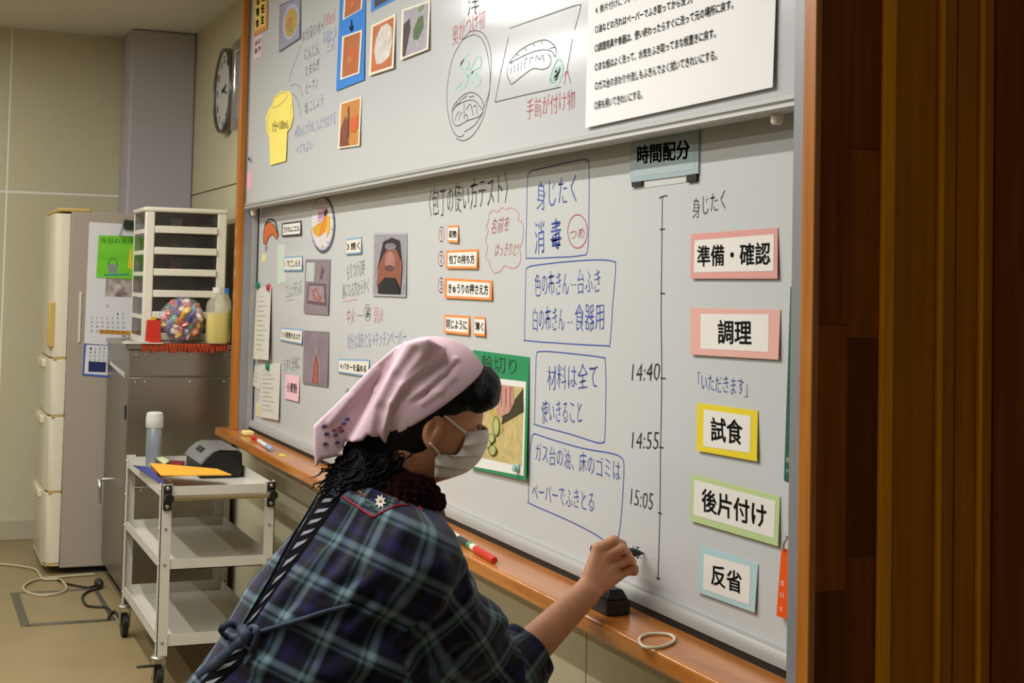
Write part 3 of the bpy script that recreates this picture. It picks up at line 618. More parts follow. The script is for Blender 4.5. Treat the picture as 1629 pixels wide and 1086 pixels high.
# ---- border cards: name label, frame colour, white inset, text
def bcard(label, q, frame, text, inq=None, group=None, paper='#e4dfd6', off=.035, tilt=.004, ink='#161514', pad=(.06, .16), wide=1.0):
    c = Card('lesson_card', label, 'card', q, 0, flat(frame), tilt=tilt, group=group)
    iq = inq or inset(q, .05, .12); c.poly(iq, paper, 'paper_inset')
    tl, tr, br, bl = qp(iq, (pad[0], pad[1]), (1-pad[0], pad[1]), (1-pad[0], 1-pad[1]), (pad[0], 1-pad[1]))
    c.text(text, bl[0], bl[1], br[0], br[1], bl[1]-tl[1], ink, off); return c
gR = 'schedule cards down the right side of the whiteboard'
bcard('pink bordered card reading 準備・確認, topmost of the schedule cards', K8((295, 425), (635, 400), (633, 600), (292, 600)), '#d99a90', '準備・確認', K8((308, 450), (620, 425), (618, 570), (305, 575)), gR, pad=(.04, .17))
bcard('pink bordered card reading 調理 on the whiteboard', K8((292, 715), (645, 722), (637, 918), (292, 898)), '#e0aa9c', '調理', K8((332, 738), (600, 740), (598, 888), (332, 875)), gR, pad=(.25, .16))
bcard('bright yellow bordered card reading 試食', K9((277, 130), (484, 157), (481, 330), (275, 293)), '#e3cc1e', '試食', K9((300, 152), (460, 175), (457, 300), (297, 278)), gR, pad=(.16, .17))
bcard('pale green bordered card reading 後片付け', K9((258, 373), (560, 450), (553, 620), (252, 532)), '#b7cc8c', '後片付け', K9((268, 392), (545, 465), (540, 592), (264, 512)), gR, pad=(.1, .17))
bcard('pale blue bordered card reading 反省, lowest of the schedule cards', K9((290, 615), (485, 680), (473, 847), (275, 775)), '#aecbce', '反省', K9((300, 645), (460, 690), (455, 820), (297, 765)), gR, pad=(.17, .2))
gO = 'orange bordered knife skill cards'
bcard('small orange bordered card reading 姿勢, topmost of the orange cards', K6((172, 425), (228, 422), (225, 515), (170, 510)), '#e8893a', '姿勢', None, gO, pad=(.08, .2), off=.045)
bcard('orange bordered card reading 包丁の持ち方, second of the orange cards', K6((165, 555), (332, 547), (326, 650), (162, 648)), '#e8893a', '包丁の持ち方', None, gO, pad=(.05, .17), off=.045)
bcard('longest orange bordered card reading きゅうりの押さえ方', K6((158, 698), (406, 712), (402, 815), (155, 803)), '#e8893a', 'きゅうりの押さえ方', None, gO, pad=(.03, .17), off=.045)
bcard('orange bordered card reading 同じように, left of the lowest orange pair', K6((155, 890), (287, 897), (283, 998), (152, 985)), '#e8893a', '同じように', None, gO, pad=(.04, .17), off=.045)
bcard('small orange bordered card reading 薄く, right of the lowest orange pair', K6((310, 900), (368, 903), (366, 1005), (306, 998)), '#e8893a', '薄く', None, gO, pad=(.1, .2), off=.045)
gB = 'step cards for the salmon recipe'
bcard('black bordered card reading さけのムニエル beside the plate cut-out', KA((388, 325), (612, 295), (605, 465), (383, 482)), '#3a3a3e', 'さけのムニエル', None, gB, off=.04, pad=(.05, .2))
for tx, q in (('1 下ごしらえ', KA((410, 715), (622, 698), (617, 872), (405, 875))), ('2 小麦粉をまぶす', [(447, 521), (481.5, 523.7), (480, 548), (445, 541)]), ('3 焼く', K5((437, 218), (502, 208), (500, 280), (433, 285))), ('4 バターを温める', [(538, 570.8), (588, 572), (586, 600), (537, 592)])):
    bcard('blue edged card reading '+tx+{'1': ', left of the salmon tray photo', '2': ', left of the floured salmon photo', '3': ', left of the frying pan photo', '4': ', beside the pink kerchief'}[tx[0]], q, '#6f9fc4', tx, inset(q, .02, .09), gB, off=.04, paper='#dcd6c8', pad=(.06, .2))
q = K5((175, 800), (235, 810), (230, 920), (170, 905))
bcard('small pink card reading 小麦粉 near the whiteboard corner', q, '#e6b8c2', '小麦粉', q, None, paper='#e9bcc6', pad=(.12, .3), off=.04)
# ---- sign held by magnets under the rail
q = K4((300, 800), (693, 738), (690, 1000), (298, 1050))
q = [(q[0][0], q[0][1]-14), (q[1][0], q[1][1]-14), q[2], q[3]]
c = Card('title_sign', 'pale blue framed sign reading 時間配分 below the sliding board', 'sign', q, 0, mat('sign_blue', '#a3b5b8', rough=.35), lift=.004, th=.003)
c.poly(K4((322, 822), (668, 765), (666, 975), (320, 1018)), '#a9b9b9', 'face'); c.text('時間配分', *K4((338, 948))[0], *K4((642, 915))[0], 30, '#141414', .045)
for a in (K4((306, 1050), (365, 1042), (365, 1070), (308, 1078)), K4((622, 1008), (680, 998), (678, 1042), (622, 1050))):
    MB().prism([onY(u, v, -.006) for u, v in a], (0, .006, 0)).build('magnet_strip', M_dark, c.o)
MB().prism([onY(u, v, -.0012) for u, v in K4((300, 1050), (690, 1000), (688, 1040), (300, 1092))], (0, .001, 0)).build('clear_lip', mat('clear_lip', '#cfd0cc', rough=.2), c.o)
# ---- green poster with cucumber photo
q = [(752, 556.5), (842, 568), (836.5, 764), (747, 744)]
c = Card('cutting_poster', 'green poster reading 輪切り with a cucumber slicing photo', 'poster', q, 0, flat('#1f8a52'), tilt=.008)
c.text('輪切り', 766, 589, 822, 597, 26, '#12301f', -.005, wob=.03)
c.poly([(752, 597), (837, 607), (833, 757), (749, 741)], '#e2e0d8', 'paper_inset')
c.poly([(752, 606), (833, 616), (830, 742), (749, 724)], '#d3be7e', 'photo')
c.poly([(800, 660), (832, 618), (833, 655), (797, 676)], '#3f3a1c'); c.poly([(770, 640), (784, 648), (802, 682), (797, 690)], '#c8b060'); c.poly([(790, 611), (815, 614), (818, 640), (810, 656), (796, 663), (788, 650)], '#d59c8c', 'hand_photo')
for u in (797, 804, 811): c.poly([(u, 615), (u+1, 615), (u+1, 648), (u, 648)], '#a86a5e')
for (u, v, a, b_) in ((789, 678, 5.5, 16), (781, 697, 6, 8), (783, 716, 6.5, 8.5), (776, 706, 5, 6)):
    c.ell(u, v, a, b_, '#6d7a2a'); c.ell(u, v, a*.78, b_*.85, '#c3c684')
# ---- photos on the lower board
def photo(label, q, y, border, bg, inner=None, name='food_photo', lift=.002, tilt=.003, group=None):
    c = Card(name, label, 'photo', q, y, flat(border), lift=lift, tilt=tilt, group=group)
    iq = inner or inset(q, .03, .03); c.poly(iq, bg, 'picture'); return c, iq
gP = 'recipe photos on the lower board'
c, q = photo('mauve photo of a salmon slice on a tray', K5((260, 305), (368, 305), (358, 545), (252, 537)), 0, '#8a7d84', '#97868c', group=gP)
c.poly(qp(q, (.03, .03), (.38, .03), (.36, .40), (.02, .40)), '#c9d4cc'); c.poly(qp(q, (.68, .08), (.78, .18), (.70, .36), (.60, .34)), '#6a5f66'); c.poly(qp(q, (.12, .44), (.86, .44), (.95, .86), (.08, .83)), '#6d5660'); c.poly(qp(q, (.18, .48), (.80, .48), (.86, .80), (.14, .78)), '#a8939a'); c.poly(qp(q, (.30, .58), (.50, .52), (.62, .66), (.78, .72), (.66, .80), (.36, .74)), '#b0705e'); c.poly(qp(q, (.38, .60), (.50, .57), (.58, .70), (.46, .72)), '#a9959a')
c, q = photo('mauve photo of a floured salmon slice', K5((253, 612), (362, 618), (355, 855), (248, 840)), 0, '#83767c', mat('photo_mauve', '#8d8188', c2='#7a6c76', nscale=8), group=gP)
c.poly(qp(q, (.50, .22), (.68, .55), (.72, .97), (.28, .97), (.36, .55)), '#a38a8c'); c.poly(qp(q, (.50, .38), (.62, .62), (.64, .99), (.36, .99), (.42, .62)), '#9c5a4a'); c.poly(qp(q, (.5, .5), (.55, .7), (.55, .99), (.47, .99)), '#b57662')
c, q = photo('photo of fish frying in a dark pan', K5((555, 190), (698, 190), (692, 467), (548, 462)), 0, '#b3b0b4', '#a3a0a8', group=gP)
c.poly(qp(q, (.28, .12), (.55, .05), (.82, .10), (.93, .55), (.88, .99), (.15, .99), (.12, .55)), '#2a2528'); c.poly(qp(q, (.28, .36), (.42, .24), (.70, .24), (.90, .48), (.86, .88), (.70, .72), (.36, .72), (.10, .88), (.14, .55)), '#9a5a44'); c.poly(qp(q, (.36, .34), (.50, .28), (.66, .34), (.66, .60), (.38, .60)), '#b98276')
c.poly(qell(q, .5, .56, .16, .05), '#6b4440'); c.poly(qell(q, .52, .20, .18, .06), '#8a8288'); c.poly(qp(q, (.34, .72), (.7, .72), (.86, .99), (.18, .99)), '#1a1719')
# ---- cut-outs: plate, salmon, small notes
def outl(fn, *p): return fn(*p)
pts = [(KA((860+140*math.cos(a), 345+330*math.sin(a)))[0]) for a in [2*math.pi*i/30 for i in range(30)]]
q = KA((715, 15), (1000, 15), (1000, 675), (715, 675))
c = Card('plate_cutout', 'oval paper cut-out of a plate of salmon', 'cut-out', q, 0, flat('#55565e'), outline=pts)
for f_, cc_ in ((.95, '#b7aec9'), (.90, '#d5d0cb')): c.poly([(KA((852+138*f_*math.cos(a), 340-(1-f_)*120+320*f_*math.sin(a)))[0]) for a in [2*math.pi*i/30 for i in range(30)]], cc_, 'plate_print')
c.poly(KA((735, 390), (800, 330), (860, 310), (885, 240), (915, 230), (890, 420), (815, 485), (760, 450)), '#dd8a24', 'salmon_print'); c.poly(KA((740, 400), (800, 345), (840, 350), (815, 470), (770, 440)), '#e8b632'); c.poly(KA((905, 260), (935, 230), (940, 400), (905, 495), (900, 400)), '#dcb32e', 'lemon_print'); c.poly(KA((865, 215), (900, 150), (915, 200), (880, 250)), '#3c3a2c', 'garnish_print')
c.poly(KA((800, 145), (870, 140), (865, 305), (795, 300)), '#cfa8bb', 'pink_note'); c.text('さけ', *KA((808, 270))[0], *KA((855, 268))[0], 9, '#3a2a34', .02)
for a, b_ in ((740, 530), (790, 600), (850, 590), (910, 540), (960, 390), (965, 260), (830, 90), (890, 95)): c.poly([(p[0], p[1]) for p in KA((a-5, b_-8), (a+5, b_-8), (a+5, b_+8), (a-5, b_+8))], '#9a86b0', 'speckle_print')
pts = KA((170, 450), (190, 330), (225, 275), (270, 268), (320, 310), (350, 470), (325, 515), (275, 455), (235, 490), (205, 575), (172, 560))
c = Card('salmon_cutout', 'orange paper cut-out of a salmon slice', 'cut-out', KA((165, 265), (352, 265), (352, 580), (165, 580)), 0, flat('#3a3735'), outline=pts)
c.poly(KA((176, 450), (195, 355), (230, 320), (265, 322), (300, 370), (343, 472), (325, 505), (278, 445), (230, 485), (203, 565), (178, 552)), '#cd6a35', 'salmon_print'); c.poly(KA((215, 300), (255, 285), (305, 315), (335, 420), (300, 350), (255, 310)), '#b9b4aa')
tag(MB().prism([onY(u, v, -.001) for u, v in KA((188, 580), (225, 585), (212, 655), (190, 650))], (0, .0008, 0)).build('paper_scrap', flat('#a08a8c')), 'tiny striped paper scrap under the salmon cut-out', 'paper')
tag(MB().prism([onY(u, v, -.001) for u, v in KA((158, 685), (205, 690), (200, 770), (152, 765))], (0, .0008, 0)).build('sticky_note', flat('#dfdc8c')), 'tiny yellow sticky note below the salmon cut-out', 'sticky note')
tag(MB().prism([onY(u, v, -.0006) for u, v in KA((335, 575), (420, 570), (430, 1000), (330, 1030))], (0, .0004, 0)).build('faded_strip', flat('#c6d3c2')), 'faded pale green paper strip left of the first photo', 'paper')
# ---- hanging papers with magnets at the left
M_pap2 = mat('cream_paper', '#d2cfc2', rough=.85, noise=.04, nscale=20)
def sheetp(label, q, lift, tilt, lines):
    c = Card('note_sheet', label, 'paper', q, 0, M_pap2, lift=lift, tilt=tilt, group='note sheets pinned at the left of the whiteboard')
    for i in range(lines):
        t_ = .12+.8*i/lines; w = .5+.4*((i*7) % 5)/5; c.line(qp(q, (.12, t_), (.12+.76*w, t_+.005)), '#9a968c', .0016, 'pencil_line')
    return c
sheetp('long curled note sheet hanging from green and red magnets', K5((48, 432), (112, 420), (100, 740), (35, 735)), .004, .014, 12)
sheetp('square note sheet under the single green magnet', K5((66, 758), (153, 750), (143, 1000), (62, 985)), .003, .006, 10)
sheetp('small note slip with a dark doodle by the left edge', K5((40, 760), (66, 770), (62, 870), (34, 850)), .002, .004, 4)
tag(MB().prism([onY(u, v, -.003) for u, v in K5((48, 920), (62, 920), (60, 985), (46, 980))], (0, .0012, 0)).build('masking_tape', flat('#ddd4a4')), 'cream masking tape strip at the lower left corner', 'tape')
M_mg, M_mr = mat('magnet_green', '#1f8a5c', rough=.25), mat('magnet_red', '#cc3850', rough=.25)
def magnet(u, v, r, m, label, y=0, lift=.004, tall=.012):
    p = onY(u, v, y-lift); t = MB().lathe(p, [(r, 0), (r*1.02, tall*.25), (r*.75, tall*.35), (r*.72, tall*.7), (r*.85, tall*.85), (r*.5, tall)], 20, axis=(0, -1, 0)).build('round_magnet', m, smooth=40)
    return tag(t, label, 'magnet', 'magnets on the whiteboard')
magnet(*K5((57, 419))[0], .016, M_mg, 'green round magnet at the top of the long note sheet')
magnet(*K5((104, 427))[0], .016, M_mr, 'red round magnet on the long note sheet')
magnet(*K5((101, 768))[0], .016, M_mg, 'green round magnet holding the square note sheet')
magnet(823.5, 744, .011, mat('magnet_blue', '#9cc6c4', rough=.2), 'pale blue round magnet on the green poster', lift=.012)
# ---- right edge: green strip and orange tag
c = Card('green_strip', 'dark green strip at the right edge of the whiteboard', 'paper', [(1257.5, 456), (1266, 455), (1259, 768), (1247, 764)], 0, flat('#1c5a44'))
c.text('十', 1250, 752, 1255, 753, 8, '#c8d4cc', .0); c.text('月', 1250, 735, 1255, 736, 8, '#c8d4cc', .0)
tag(MB().prism([onY(u, v, -.002) for u, v in ((1253, 799), (1262, 800), (1261, 826), (1252, 824))], (0, .001, 0)).build('sticky_note', flat('#dcb98a')), 'small tan sticky note above the orange tag', 'sticky note')
c = Card('orange_tag', 'bright orange tag hanging from a wire hook at right edge', 'tag', [(1243, 873), (1257, 873), (1252, 985), (1235, 979)], 0, flat('#ee5a10', .4), lift=.012, th=.004)
for tx, u, v in (('理', 1241.5, 931), ('日', 1241, 950), ('本', 1239.5, 972)): c.text(tx, u, v, u+6, v+1, 8, '#f3d2bc', .0)
MB().tube([onY(u, v, -.014) for u, v in smooth_path([(1247, 876), (1247, 866), (1251, 858), (1254, 855), (1250, 853)], 4)], .0016, 6).build('hook', M_zinc, c.o)
# ---- photos on the upper board
gU = 'photos on the upper board'
c = Card('ochre_sign', 'narrow ochre sign with bold black writing, partly out of view', 'sign', [(405.5, -20), (426.5, -27), (425, 46.5), (403.3, 58)], YU, flat('#c98e48'), lift=.003)
c.poly([(406, -18), (423, -24), (422, 40), (405, 50)], '#e4c868', 'face')
for tx, u, v in (('食', 406.5, 45), ('育', 407, 27), ('会', 407.5, 9), ('主', 414.5, 39), ('任', 415, 22), ('先', 415.5, 4)): c.text(tx, u, v, u+5.5, v-2, 14, '#1d1a10', .06)
q = K2((78, 190), (120, 165), (115, 285), (75, 305)); c = Card('pink_card', 'small pink card with bold writing below the ochre sign', 'card', q, YU, flat('#d8bcc0'))
for tx, s, t_ in (('手', .12, .45), ('洗', .10, .78), ('い', .52, .42), ('う', .50, .75)): a = qp(q, (s, t_), (s+.32, t_-.03)); c.text(tx, *a[0], *a[1], 8, '#2a1c20', .05)
c, q = photo('photo of yellow soup in a pale bowl', K2((207, 25), (315, -20), (310, 195), (203, 265)), YU, '#75707c', mat('photo_soup_table', '#7d7684', c2='#a6aac4', nscale=3), group=gU)
c.poly(qell(q, .56, .48, .42, .42), '#b9bcd6'); c.poly(qell(q, .56, .50, .33, .34), '#c2a24e'); c.poly(qell(q, .50, .52, .16, .16), '#c08a4a'); c.poly(qell(q, .54, .66, .08, .06), '#8f9a48')
q = [(542, -30), (582.5, -42), (579, 127), (534.5, 144.5)]
c = Card('blue_poster', 'blue poster strip with two orange cooking photos and an arrow', 'poster', q, YU, flat('#2f7fd0'), tilt=.003, group=None)
for a in (K2((535, -40), (635, -75), (625, 45), (527, 103)), K2((525, 185), (627, 150), (613, 372), (514, 407))):
    c.poly(a, '#e5ddd0', 'photo_border'); b_ = inset(a, .09, .04); c.poly(b_, mat('photo_orange', '#b8682c', c2='#a0561c', nscale=14), 'photo'); c.poly(qell(b_, .5, .5, .28, .2), '#cf6030'); c.poly(qell(b_, .45, .62, .15, .1), '#cc7a40')
c.text('↓', *K2((560, 165))[0], *K2((580, 160))[0], 20, '#14203a', .04, 'arrow')
c = Card('dark_photo', 'blue bordered dark photo cut off by the upper edge', 'photo', K2((675, -100), (805, -140), (800, -5), (670, 62)), YU, flat('#3c8ad6'), group=gU); c.poly(K2((690, -90), (790, -120), (785, -15), (688, 42)), '#332c34', 'picture')
c, q = photo('cream bordered photo of chopped white onion', K2((672, 130), (797, 68), (785, 345), (660, 385)), YU, '#e9dcc4', mat('photo_wood', '#c0692c', c2='#a8561e', nscale=9), inset(K2((672, 130), (797, 68), (785, 345), (660, 385)), .08, .05), tilt=.006, group=gU)
c.poly(qp(q, (.10, .55), (.18, .28), (.40, .08), (.70, .06), (.92, .2), (.98, .5), (.88, .78), (.55, .88), (.25, .86)), mat('photo_onion', '#dcd6cf', c2='#b9aea6', nscale=30))
c, q = photo('cream bordered photo of chopped green herbs', K2((828, 50), (972, 0), (962, 250), (820, 305)), YU, '#e9dfca', '#aaa6ae', inset(K2((828, 50), (972, 0), (962, 250), (820, 305)), .07, .04), tilt=.006, group=gU)
c.poly(qp(q, (.0, .30), (.26, .2), (.30, .45), (.12, .99), (.0, .99)), '#3c2228'); c.poly(qp(q, (.42, .5), (.62, .25), (.80, .24), (.84, .5), (.62, .74), (.44, .7)), mat('photo_herb', '#52702e', c2='#36521e', nscale=40)); c.poly(qp(q, (.58, .03), (.8, .0), (.78, .1), (.6, .13)), '#7a9a58')
c, q = photo('cream bordered photo of a knife cutting carrot', K2((513, 525), (623, 490), (612, 740), (503, 755)), YU, '#e9dcc4', mat('photo_board', '#c98a3c', c2='#b87428', nscale=6), inset(K2((513, 525), (623, 490), (612, 740), (503, 755)), .07, .03), tilt=.004, group=gU)
c.poly(qp(q, (.0, .6), (.25, .3), (.42, .45), (.5, .99), (.0, .99)), '#84452c'); c.poly(qp(q, (.36, .1), (.44, .1), (.5, .8), (.42, .8)), '#4a3428'); c.poly(qp(q, (.5, .4), (.95, .34), (.95, .62), (.8, .72), (.55, .7)), '#e0602a')
pts = KB((225, 350), (260, 250), (340, 182), (440, 180), (466, 240), (470, 330), (482, 470), (452, 600), (410, 650), (395, 985), (215, 1035), (205, 715), (172, 640), (165, 480), (195, 400))
c = Card('cup_cutout', 'yellow paper cut-out of a measuring cup', 'cut-out', KB((165, 180), (482, 180), (482, 1035), (165, 1035)), YU, flat('#efdc6e'), outline=pts, tilt=.004)
c.line(KB((228, 345), (265, 260), (340, 205), (400, 195), (420, 225), (380, 290), (310, 350), (255, 372), (230, 350)), '#8f7f3c'); c.line(KB((205, 430), (185, 520), (185, 590), (207, 660)), '#8f7f3c'); c.line(KB((450, 330), (450, 460), (440, 570), (410, 620)), '#8f7f3c')
c.text('1分+100ml', *KB((240, 655))[0], *KB((412, 615))[0], 17, '#3a341c', -.01, wob=.03)
tag(MB().prism([onY(u, v, YU-.001) for u, v in K2((40, 880), (63, 868), (60, 960), (35, 965))], (0, .0008, 0)).build('sticky_note', flat('#e8a9b8')), 'pink sticky note on the left edge of the upper board', 'sticky note')
# ---- instruction sheet
q = [(938.5, -110), (1240, -176), (1229, 138.5), (931, 203.5)]
c = Card('instruction_sheet', 'large white printed instruction sheet on the upper board', 'sheet', q, YU, mat('sheet_paper', '#efeeec', rough=.7, noise=.02, nscale=6), lift=.002, tilt=.006)
for tx, a, b_, h_ in (('4. 後片付けについて', (947, 23), (1012, 1), 13), ('○油などの汚れはペーパーでふき取ってから洗う。', (946.5, 54), (1101, 5), 13.5), ('○調理用具や食器は、使い終わったらすぐに洗って元の場所に戻す。', (946, 84), (1166, 14), 14),
                      ('○まな板はよく洗って、水気をふき取ってまな板置きに戻す。', (946, 114), (1138, 60), 14), ('○ガス台のまわりや流しもふきんでよく拭いてきれいにする。', (946, 144), (1140, 95), 14.5), ('○床も掃いてきれいにする。', (945, 175), (1021, 157), 14.5)):
    c.text(tx, a[0], a[1], b_[0], b_[1], h_, '#2c2a2a', .02)
# ================================================================== handwriting
INK = {'k': mat('marker_black', '#2a2a2c', rough=.5), 'b': mat('marker_blue', '#3a52a8', rough=.5), 'r': mat('marker_red', '#c04a5c', rough=.5), 'g': mat('marker_green_faint', '#a9cfc4', rough=.5), 'l': mat('marker_blue_faint', '#8a92c4', rough=.5), 'f': mat('marker_grey_faint', '#77787a', rough=.5), 'p': mat('marker_red_faint', '#d08a94', rough=.5)}
def hand(board, y, ink, texts=(), lines=(), w=.0026):
    for a in texts: write(MB(), a[0], *a[1:6], y, off=a[7] if len(a) > 7 else -.012, slant=a[6] if len(a) > 6 else 0.).build('handwriting', INK[ink], board)
    for a in lines: stroke(MB(), a, y, w).build('pen_line', INK[ink], board)
def box_(*p): return list(p)+[p[0]]
hand(LB, 0, 'b', [('身じたく', 854, 335, 917, 321, 44), ('消', 851, 405, 866, 401, 52), ('毒', 876, 398, 893, 394, 48, 0, 0.)], [K6((618, 133), (600, 150), (590, 180), (586, 380), (583, 575), (600, 594), (740, 590), (870, 580), (905, 550), (912, 350), (912, 110), (900, 82), (870, 80), (740, 107), (605, 140))])
hand(LB, 0, 'b', [('色の布きん', 851, 471, 905, 469, 37), ('・', 909, 454, 911.5, 454, 2.5), ('・', 914, 454, 916.5, 454, 2.5), ('台ふき', 919, 467, 955, 465, 37), ('白の布きん', 848, 527, 898, 526, 38), ('・', 903, 514, 905.5, 514, 2.5), ('・', 908, 514, 910.5, 514, 2.5), ('食器用', 915, 526, 961, 525, 42)], [K6((608, 638), (590, 645), (582, 670), (578, 850), (576, 1010), (592, 1026), (800, 1042), (1000, 1052), (1022, 1040), (1036, 850), (1052, 640), (1040, 612), (960, 603), (780, 614), (605, 635))])
hand(LB, 0, 'b', [('材料は全て', 871, 619, 951, 618, 38), ('使いきること', 862, 672, 926, 674, 36)], [K7((352, 58), (342, 80), (337, 250), (334, 390), (345, 410), (500, 452), (630, 493), (662, 492), (670, 470), (676, 250), (672, 105), (655, 85), (500, 66), (400, 57), (352, 58))])
hand(LB, 0, 'b', [('ガス台の油、床のゴミは', 852, 733, 987, 766, 30), ('ペーパーでふきとる', 847, 794, 945, 814, 28)], [K7((332, 450), (318, 480), (308, 600), (305, 760), (316, 788), (480, 860), (600, 920), (662, 958)), K7((332, 450), (420, 480), (560, 520), (700, 545), (748, 565), (762, 600), (758, 720), (748, 860), (736, 950))])
hand(LB, 0, 'b', [('「いただきます」', 1111, 620, 1189, 631, 28)])
hand(LB, 0, 'k', [('〈包丁の使い方テスト〉', 683, 346, 808, 323, 44), ('14:40', 1005, 606, 1049, 604, 27, 2), ('14:55', 1005, 713, 1047, 714, 26, 2), ('15:05', 1003, 802, 1038, 811, 25, 2), ('身じたく', 1102, 348, 1154, 332, 31), ('15:', 1007, 886, 1021, 889, 18)],
     [[(1054, 312), (1053, 400), (1052, 500), (1053, 600), (1051, 715), (1050, 815), (1047, 920)], [(1049, 315), (1056, 312), (1062, 311)], [(1050, 365), (1058, 364)], [(1051, 466), (1058, 467)], [(1051, 601), (1059, 602)], [(1049, 711), (1056, 712)], [(1047, 815), (1053, 817)], [(1044, 917), (1047, 921), (1050, 919)]])
cl = K6((372, 432), (385, 400), (392, 360), (410, 345), (435, 352), (455, 330), (480, 340), (500, 330), (530, 345), (545, 370), (540, 395), (560, 405), (568, 440), (565, 500), (550, 545), (555, 600), (535, 640), (500, 645), (470, 635), (450, 660), (420, 672), (395, 640), (390, 610), (372, 590), (380, 540), (372, 500), (385, 450), (372, 432))
hand(LB, 0, 'r', [('つめ', 907, 382, 930, 378, 17), ('名前を', 781, 373, 809, 367, 24, 3), ('はっきりと!', 787, 407, 823, 406, 20, 3), ('①', 698, 385, 707, 384, 24), ('②', 697, 424, 707, 423, 24), ('③', 697, 466, 707, 465, 24)], [[(919+15.5*math.cos(a), 368+26.5*math.sin(a)) for a in [2*math.pi*i/16 for i in range(17)]]])
hand(LB, 0, 'p', [], [cl])
hand(LB, 0, 'f', [('こしょうをふる', 455, 475, 480, 468, 22), ('もりつける時', 552, 446, 580, 439, 27), ('裏になる方からやく', 545, 475, 587, 467, 24), ('うすく全体に', 452, 592, 477, 588, 22), ('※', 550, 627, 556, 627, 10)], [[(568, 502), (573, 502), (578, 502)], [(585+5*math.cos(a), 497+13*math.sin(a)) for a in [2*math.pi*i/14 for i in range(15)]]])
hand(LB, 0, 'k', [('裏', 582, 506, 589, 505, 17)])
hand(LB, 0, 'p', [('中火', 552, 517, 565, 515, 26), ('弱火', 595, 513, 611, 513, 24)], [[(455, 479), (462, 477), (468, 476)], [(545, 480), (556, 478), (568, 476)], [(452, 594), (460, 595)]])
hand(LB, 0, 'l', [('余分な油をとる→キッチンペーパー', 553, 555, 646, 549, 25)])
# upper board
hand(UB, YU, 'k', [('洋', 744, 27, 763, 19, 38)], [K3((255, 285), (300, 235), (345, 220), (400, 240), (440, 310), (460, 420), (455, 560), (440, 700), (400, 850), (340, 960), (265, 1012), (205, 995)), K3((255, 285), (335, 250), (395, 285), (430, 380), (450, 520), (445, 660), (400, 790)),
     K3((255, 285), (190, 400), (155, 540), (140, 700), (155, 850), (195, 960), (240, 985), (265, 965)), K3((265, 950), (340, 900), (400, 810)),
     K3((176, 805), (190, 760), (240, 700), (310, 665), (370, 690), (400, 740), (400, 800), (370, 840), (290, 868), (220, 905), (190, 890), (178, 830), (200, 770), (270, 730), (340, 725), (395, 790)), K3((265, 745), (265, 860)), K3((280, 790), (310, 750), (330, 830)), K3((200, 870), (210, 830), (230, 800)), K3((225, 870), (235, 830), (250, 805)), K3((330, 770), (350, 760), (360, 820)), K3((190, 790), (215, 740)), K3((215, 760), (245, 715)), K3((250, 715), (285, 690)), K3((300, 700), (335, 690)), K3((270, 835), (285, 825), (290, 865)),
     K3((590, 205), (820, 125), (1050, 45), (1108, 35)), K3((1108, 35), (1085, 125), (1060, 215)), K3((1045, 280), (1025, 390), (1005, 505)), K3((585, 265), (540, 470), (487, 735)), K3((487, 735), (720, 680), (960, 627)),
     K3((585, 465), (620, 410), (700, 340), (820, 290), (880, 300), (925, 350), (920, 410), (895, 370), (820, 360), (720, 390), (600, 450)), K3((580, 480), (575, 540), (590, 580), (610, 605), (680, 550), (760, 495), (830, 500), (880, 475), (890, 420), (870, 390)), K3((600, 530), (605, 480)), K3((625, 520), (630, 465)), K3((650, 510), (658, 450)), K3((675, 505), (680, 440)), K3((700, 490), (705, 430), (720, 420)), K3((740, 460), (740, 420), (765, 415)), K3((780, 440), (785, 400), (810, 430), (830, 395), (840, 445)),
     K3((590, 440), (610, 460)), K3((640, 390), (660, 400)), K3((700, 350), (715, 360)), K3((760, 320), (775, 330)), K3((820, 300), (830, 315)), K3((880, 350), (920, 340))], w=.0022)
hand(UB, YU, 'r', [('奥がつけ物', 720, 74, 772, 44, 33), ('手前が付け物', 838, 189, 915, 173, 30)], [K3((985, 605), (995, 560), (1002, 515), (1020, 555), (1030, 600)), K3((985, 545), (1002, 515), (1018, 520))])
hand(UB, YU, 'g', [], [K3((200, 650), (215, 620), (240, 600), (230, 640), (270, 620), (290, 560), (260, 520), (240, 470), (270, 430), (300, 460), (280, 500), (320, 480), (350, 420), (385, 420), (380, 480), (340, 500), (320, 540), (370, 560), (380, 600), (340, 620), (310, 580), (290, 540), (330, 520), (360, 540)), K3((230, 480), (280, 400), (300, 390)), K3((890, 600), (885, 560), (900, 500), (940, 430), (970, 460), (975, 520), (950, 590), (910, 610), (890, 560), (940, 540), (920, 500), (955, 480), (930, 570), (900, 590)), K3((900, 530), (960, 500), (910, 570), (960, 550))], w=.006)
hand(UB, YU, 'f', [('の分量の水+', 481, 68, 514, 50, 20), ('にんじん', 485, 97, 508, 86, 19), ('たまねぎ', 486, 123, 509, 110, 18), ('ピーマン', 487, 150, 506, 139, 17), ('塩 こしょう', 485, 181, 514, 167, 17)],
     [K2((318, 225), (285, 310), (262, 380), (255, 418)), K2((262, 440), (280, 428), (310, 440), (325, 490)), K2((270, 475), (295, 500), (310, 560), (315, 595))])
hand(UB, YU, 'p', [('100ml', 515, 45, 533, 34, 20)])
hand(UB, YU, 'l', [('220÷3', 514, 65, 535, 56, 13), ('72.', 520, 78, 535, 71, 12), ('※煮込んで汁のこしたりはする', 469, 221, 534, 198, 19), ('べてもよい', 472, 247, 497, 238, 16)], [K2((427, 215), (495, 185)), K2((447, 268), (492, 240))])
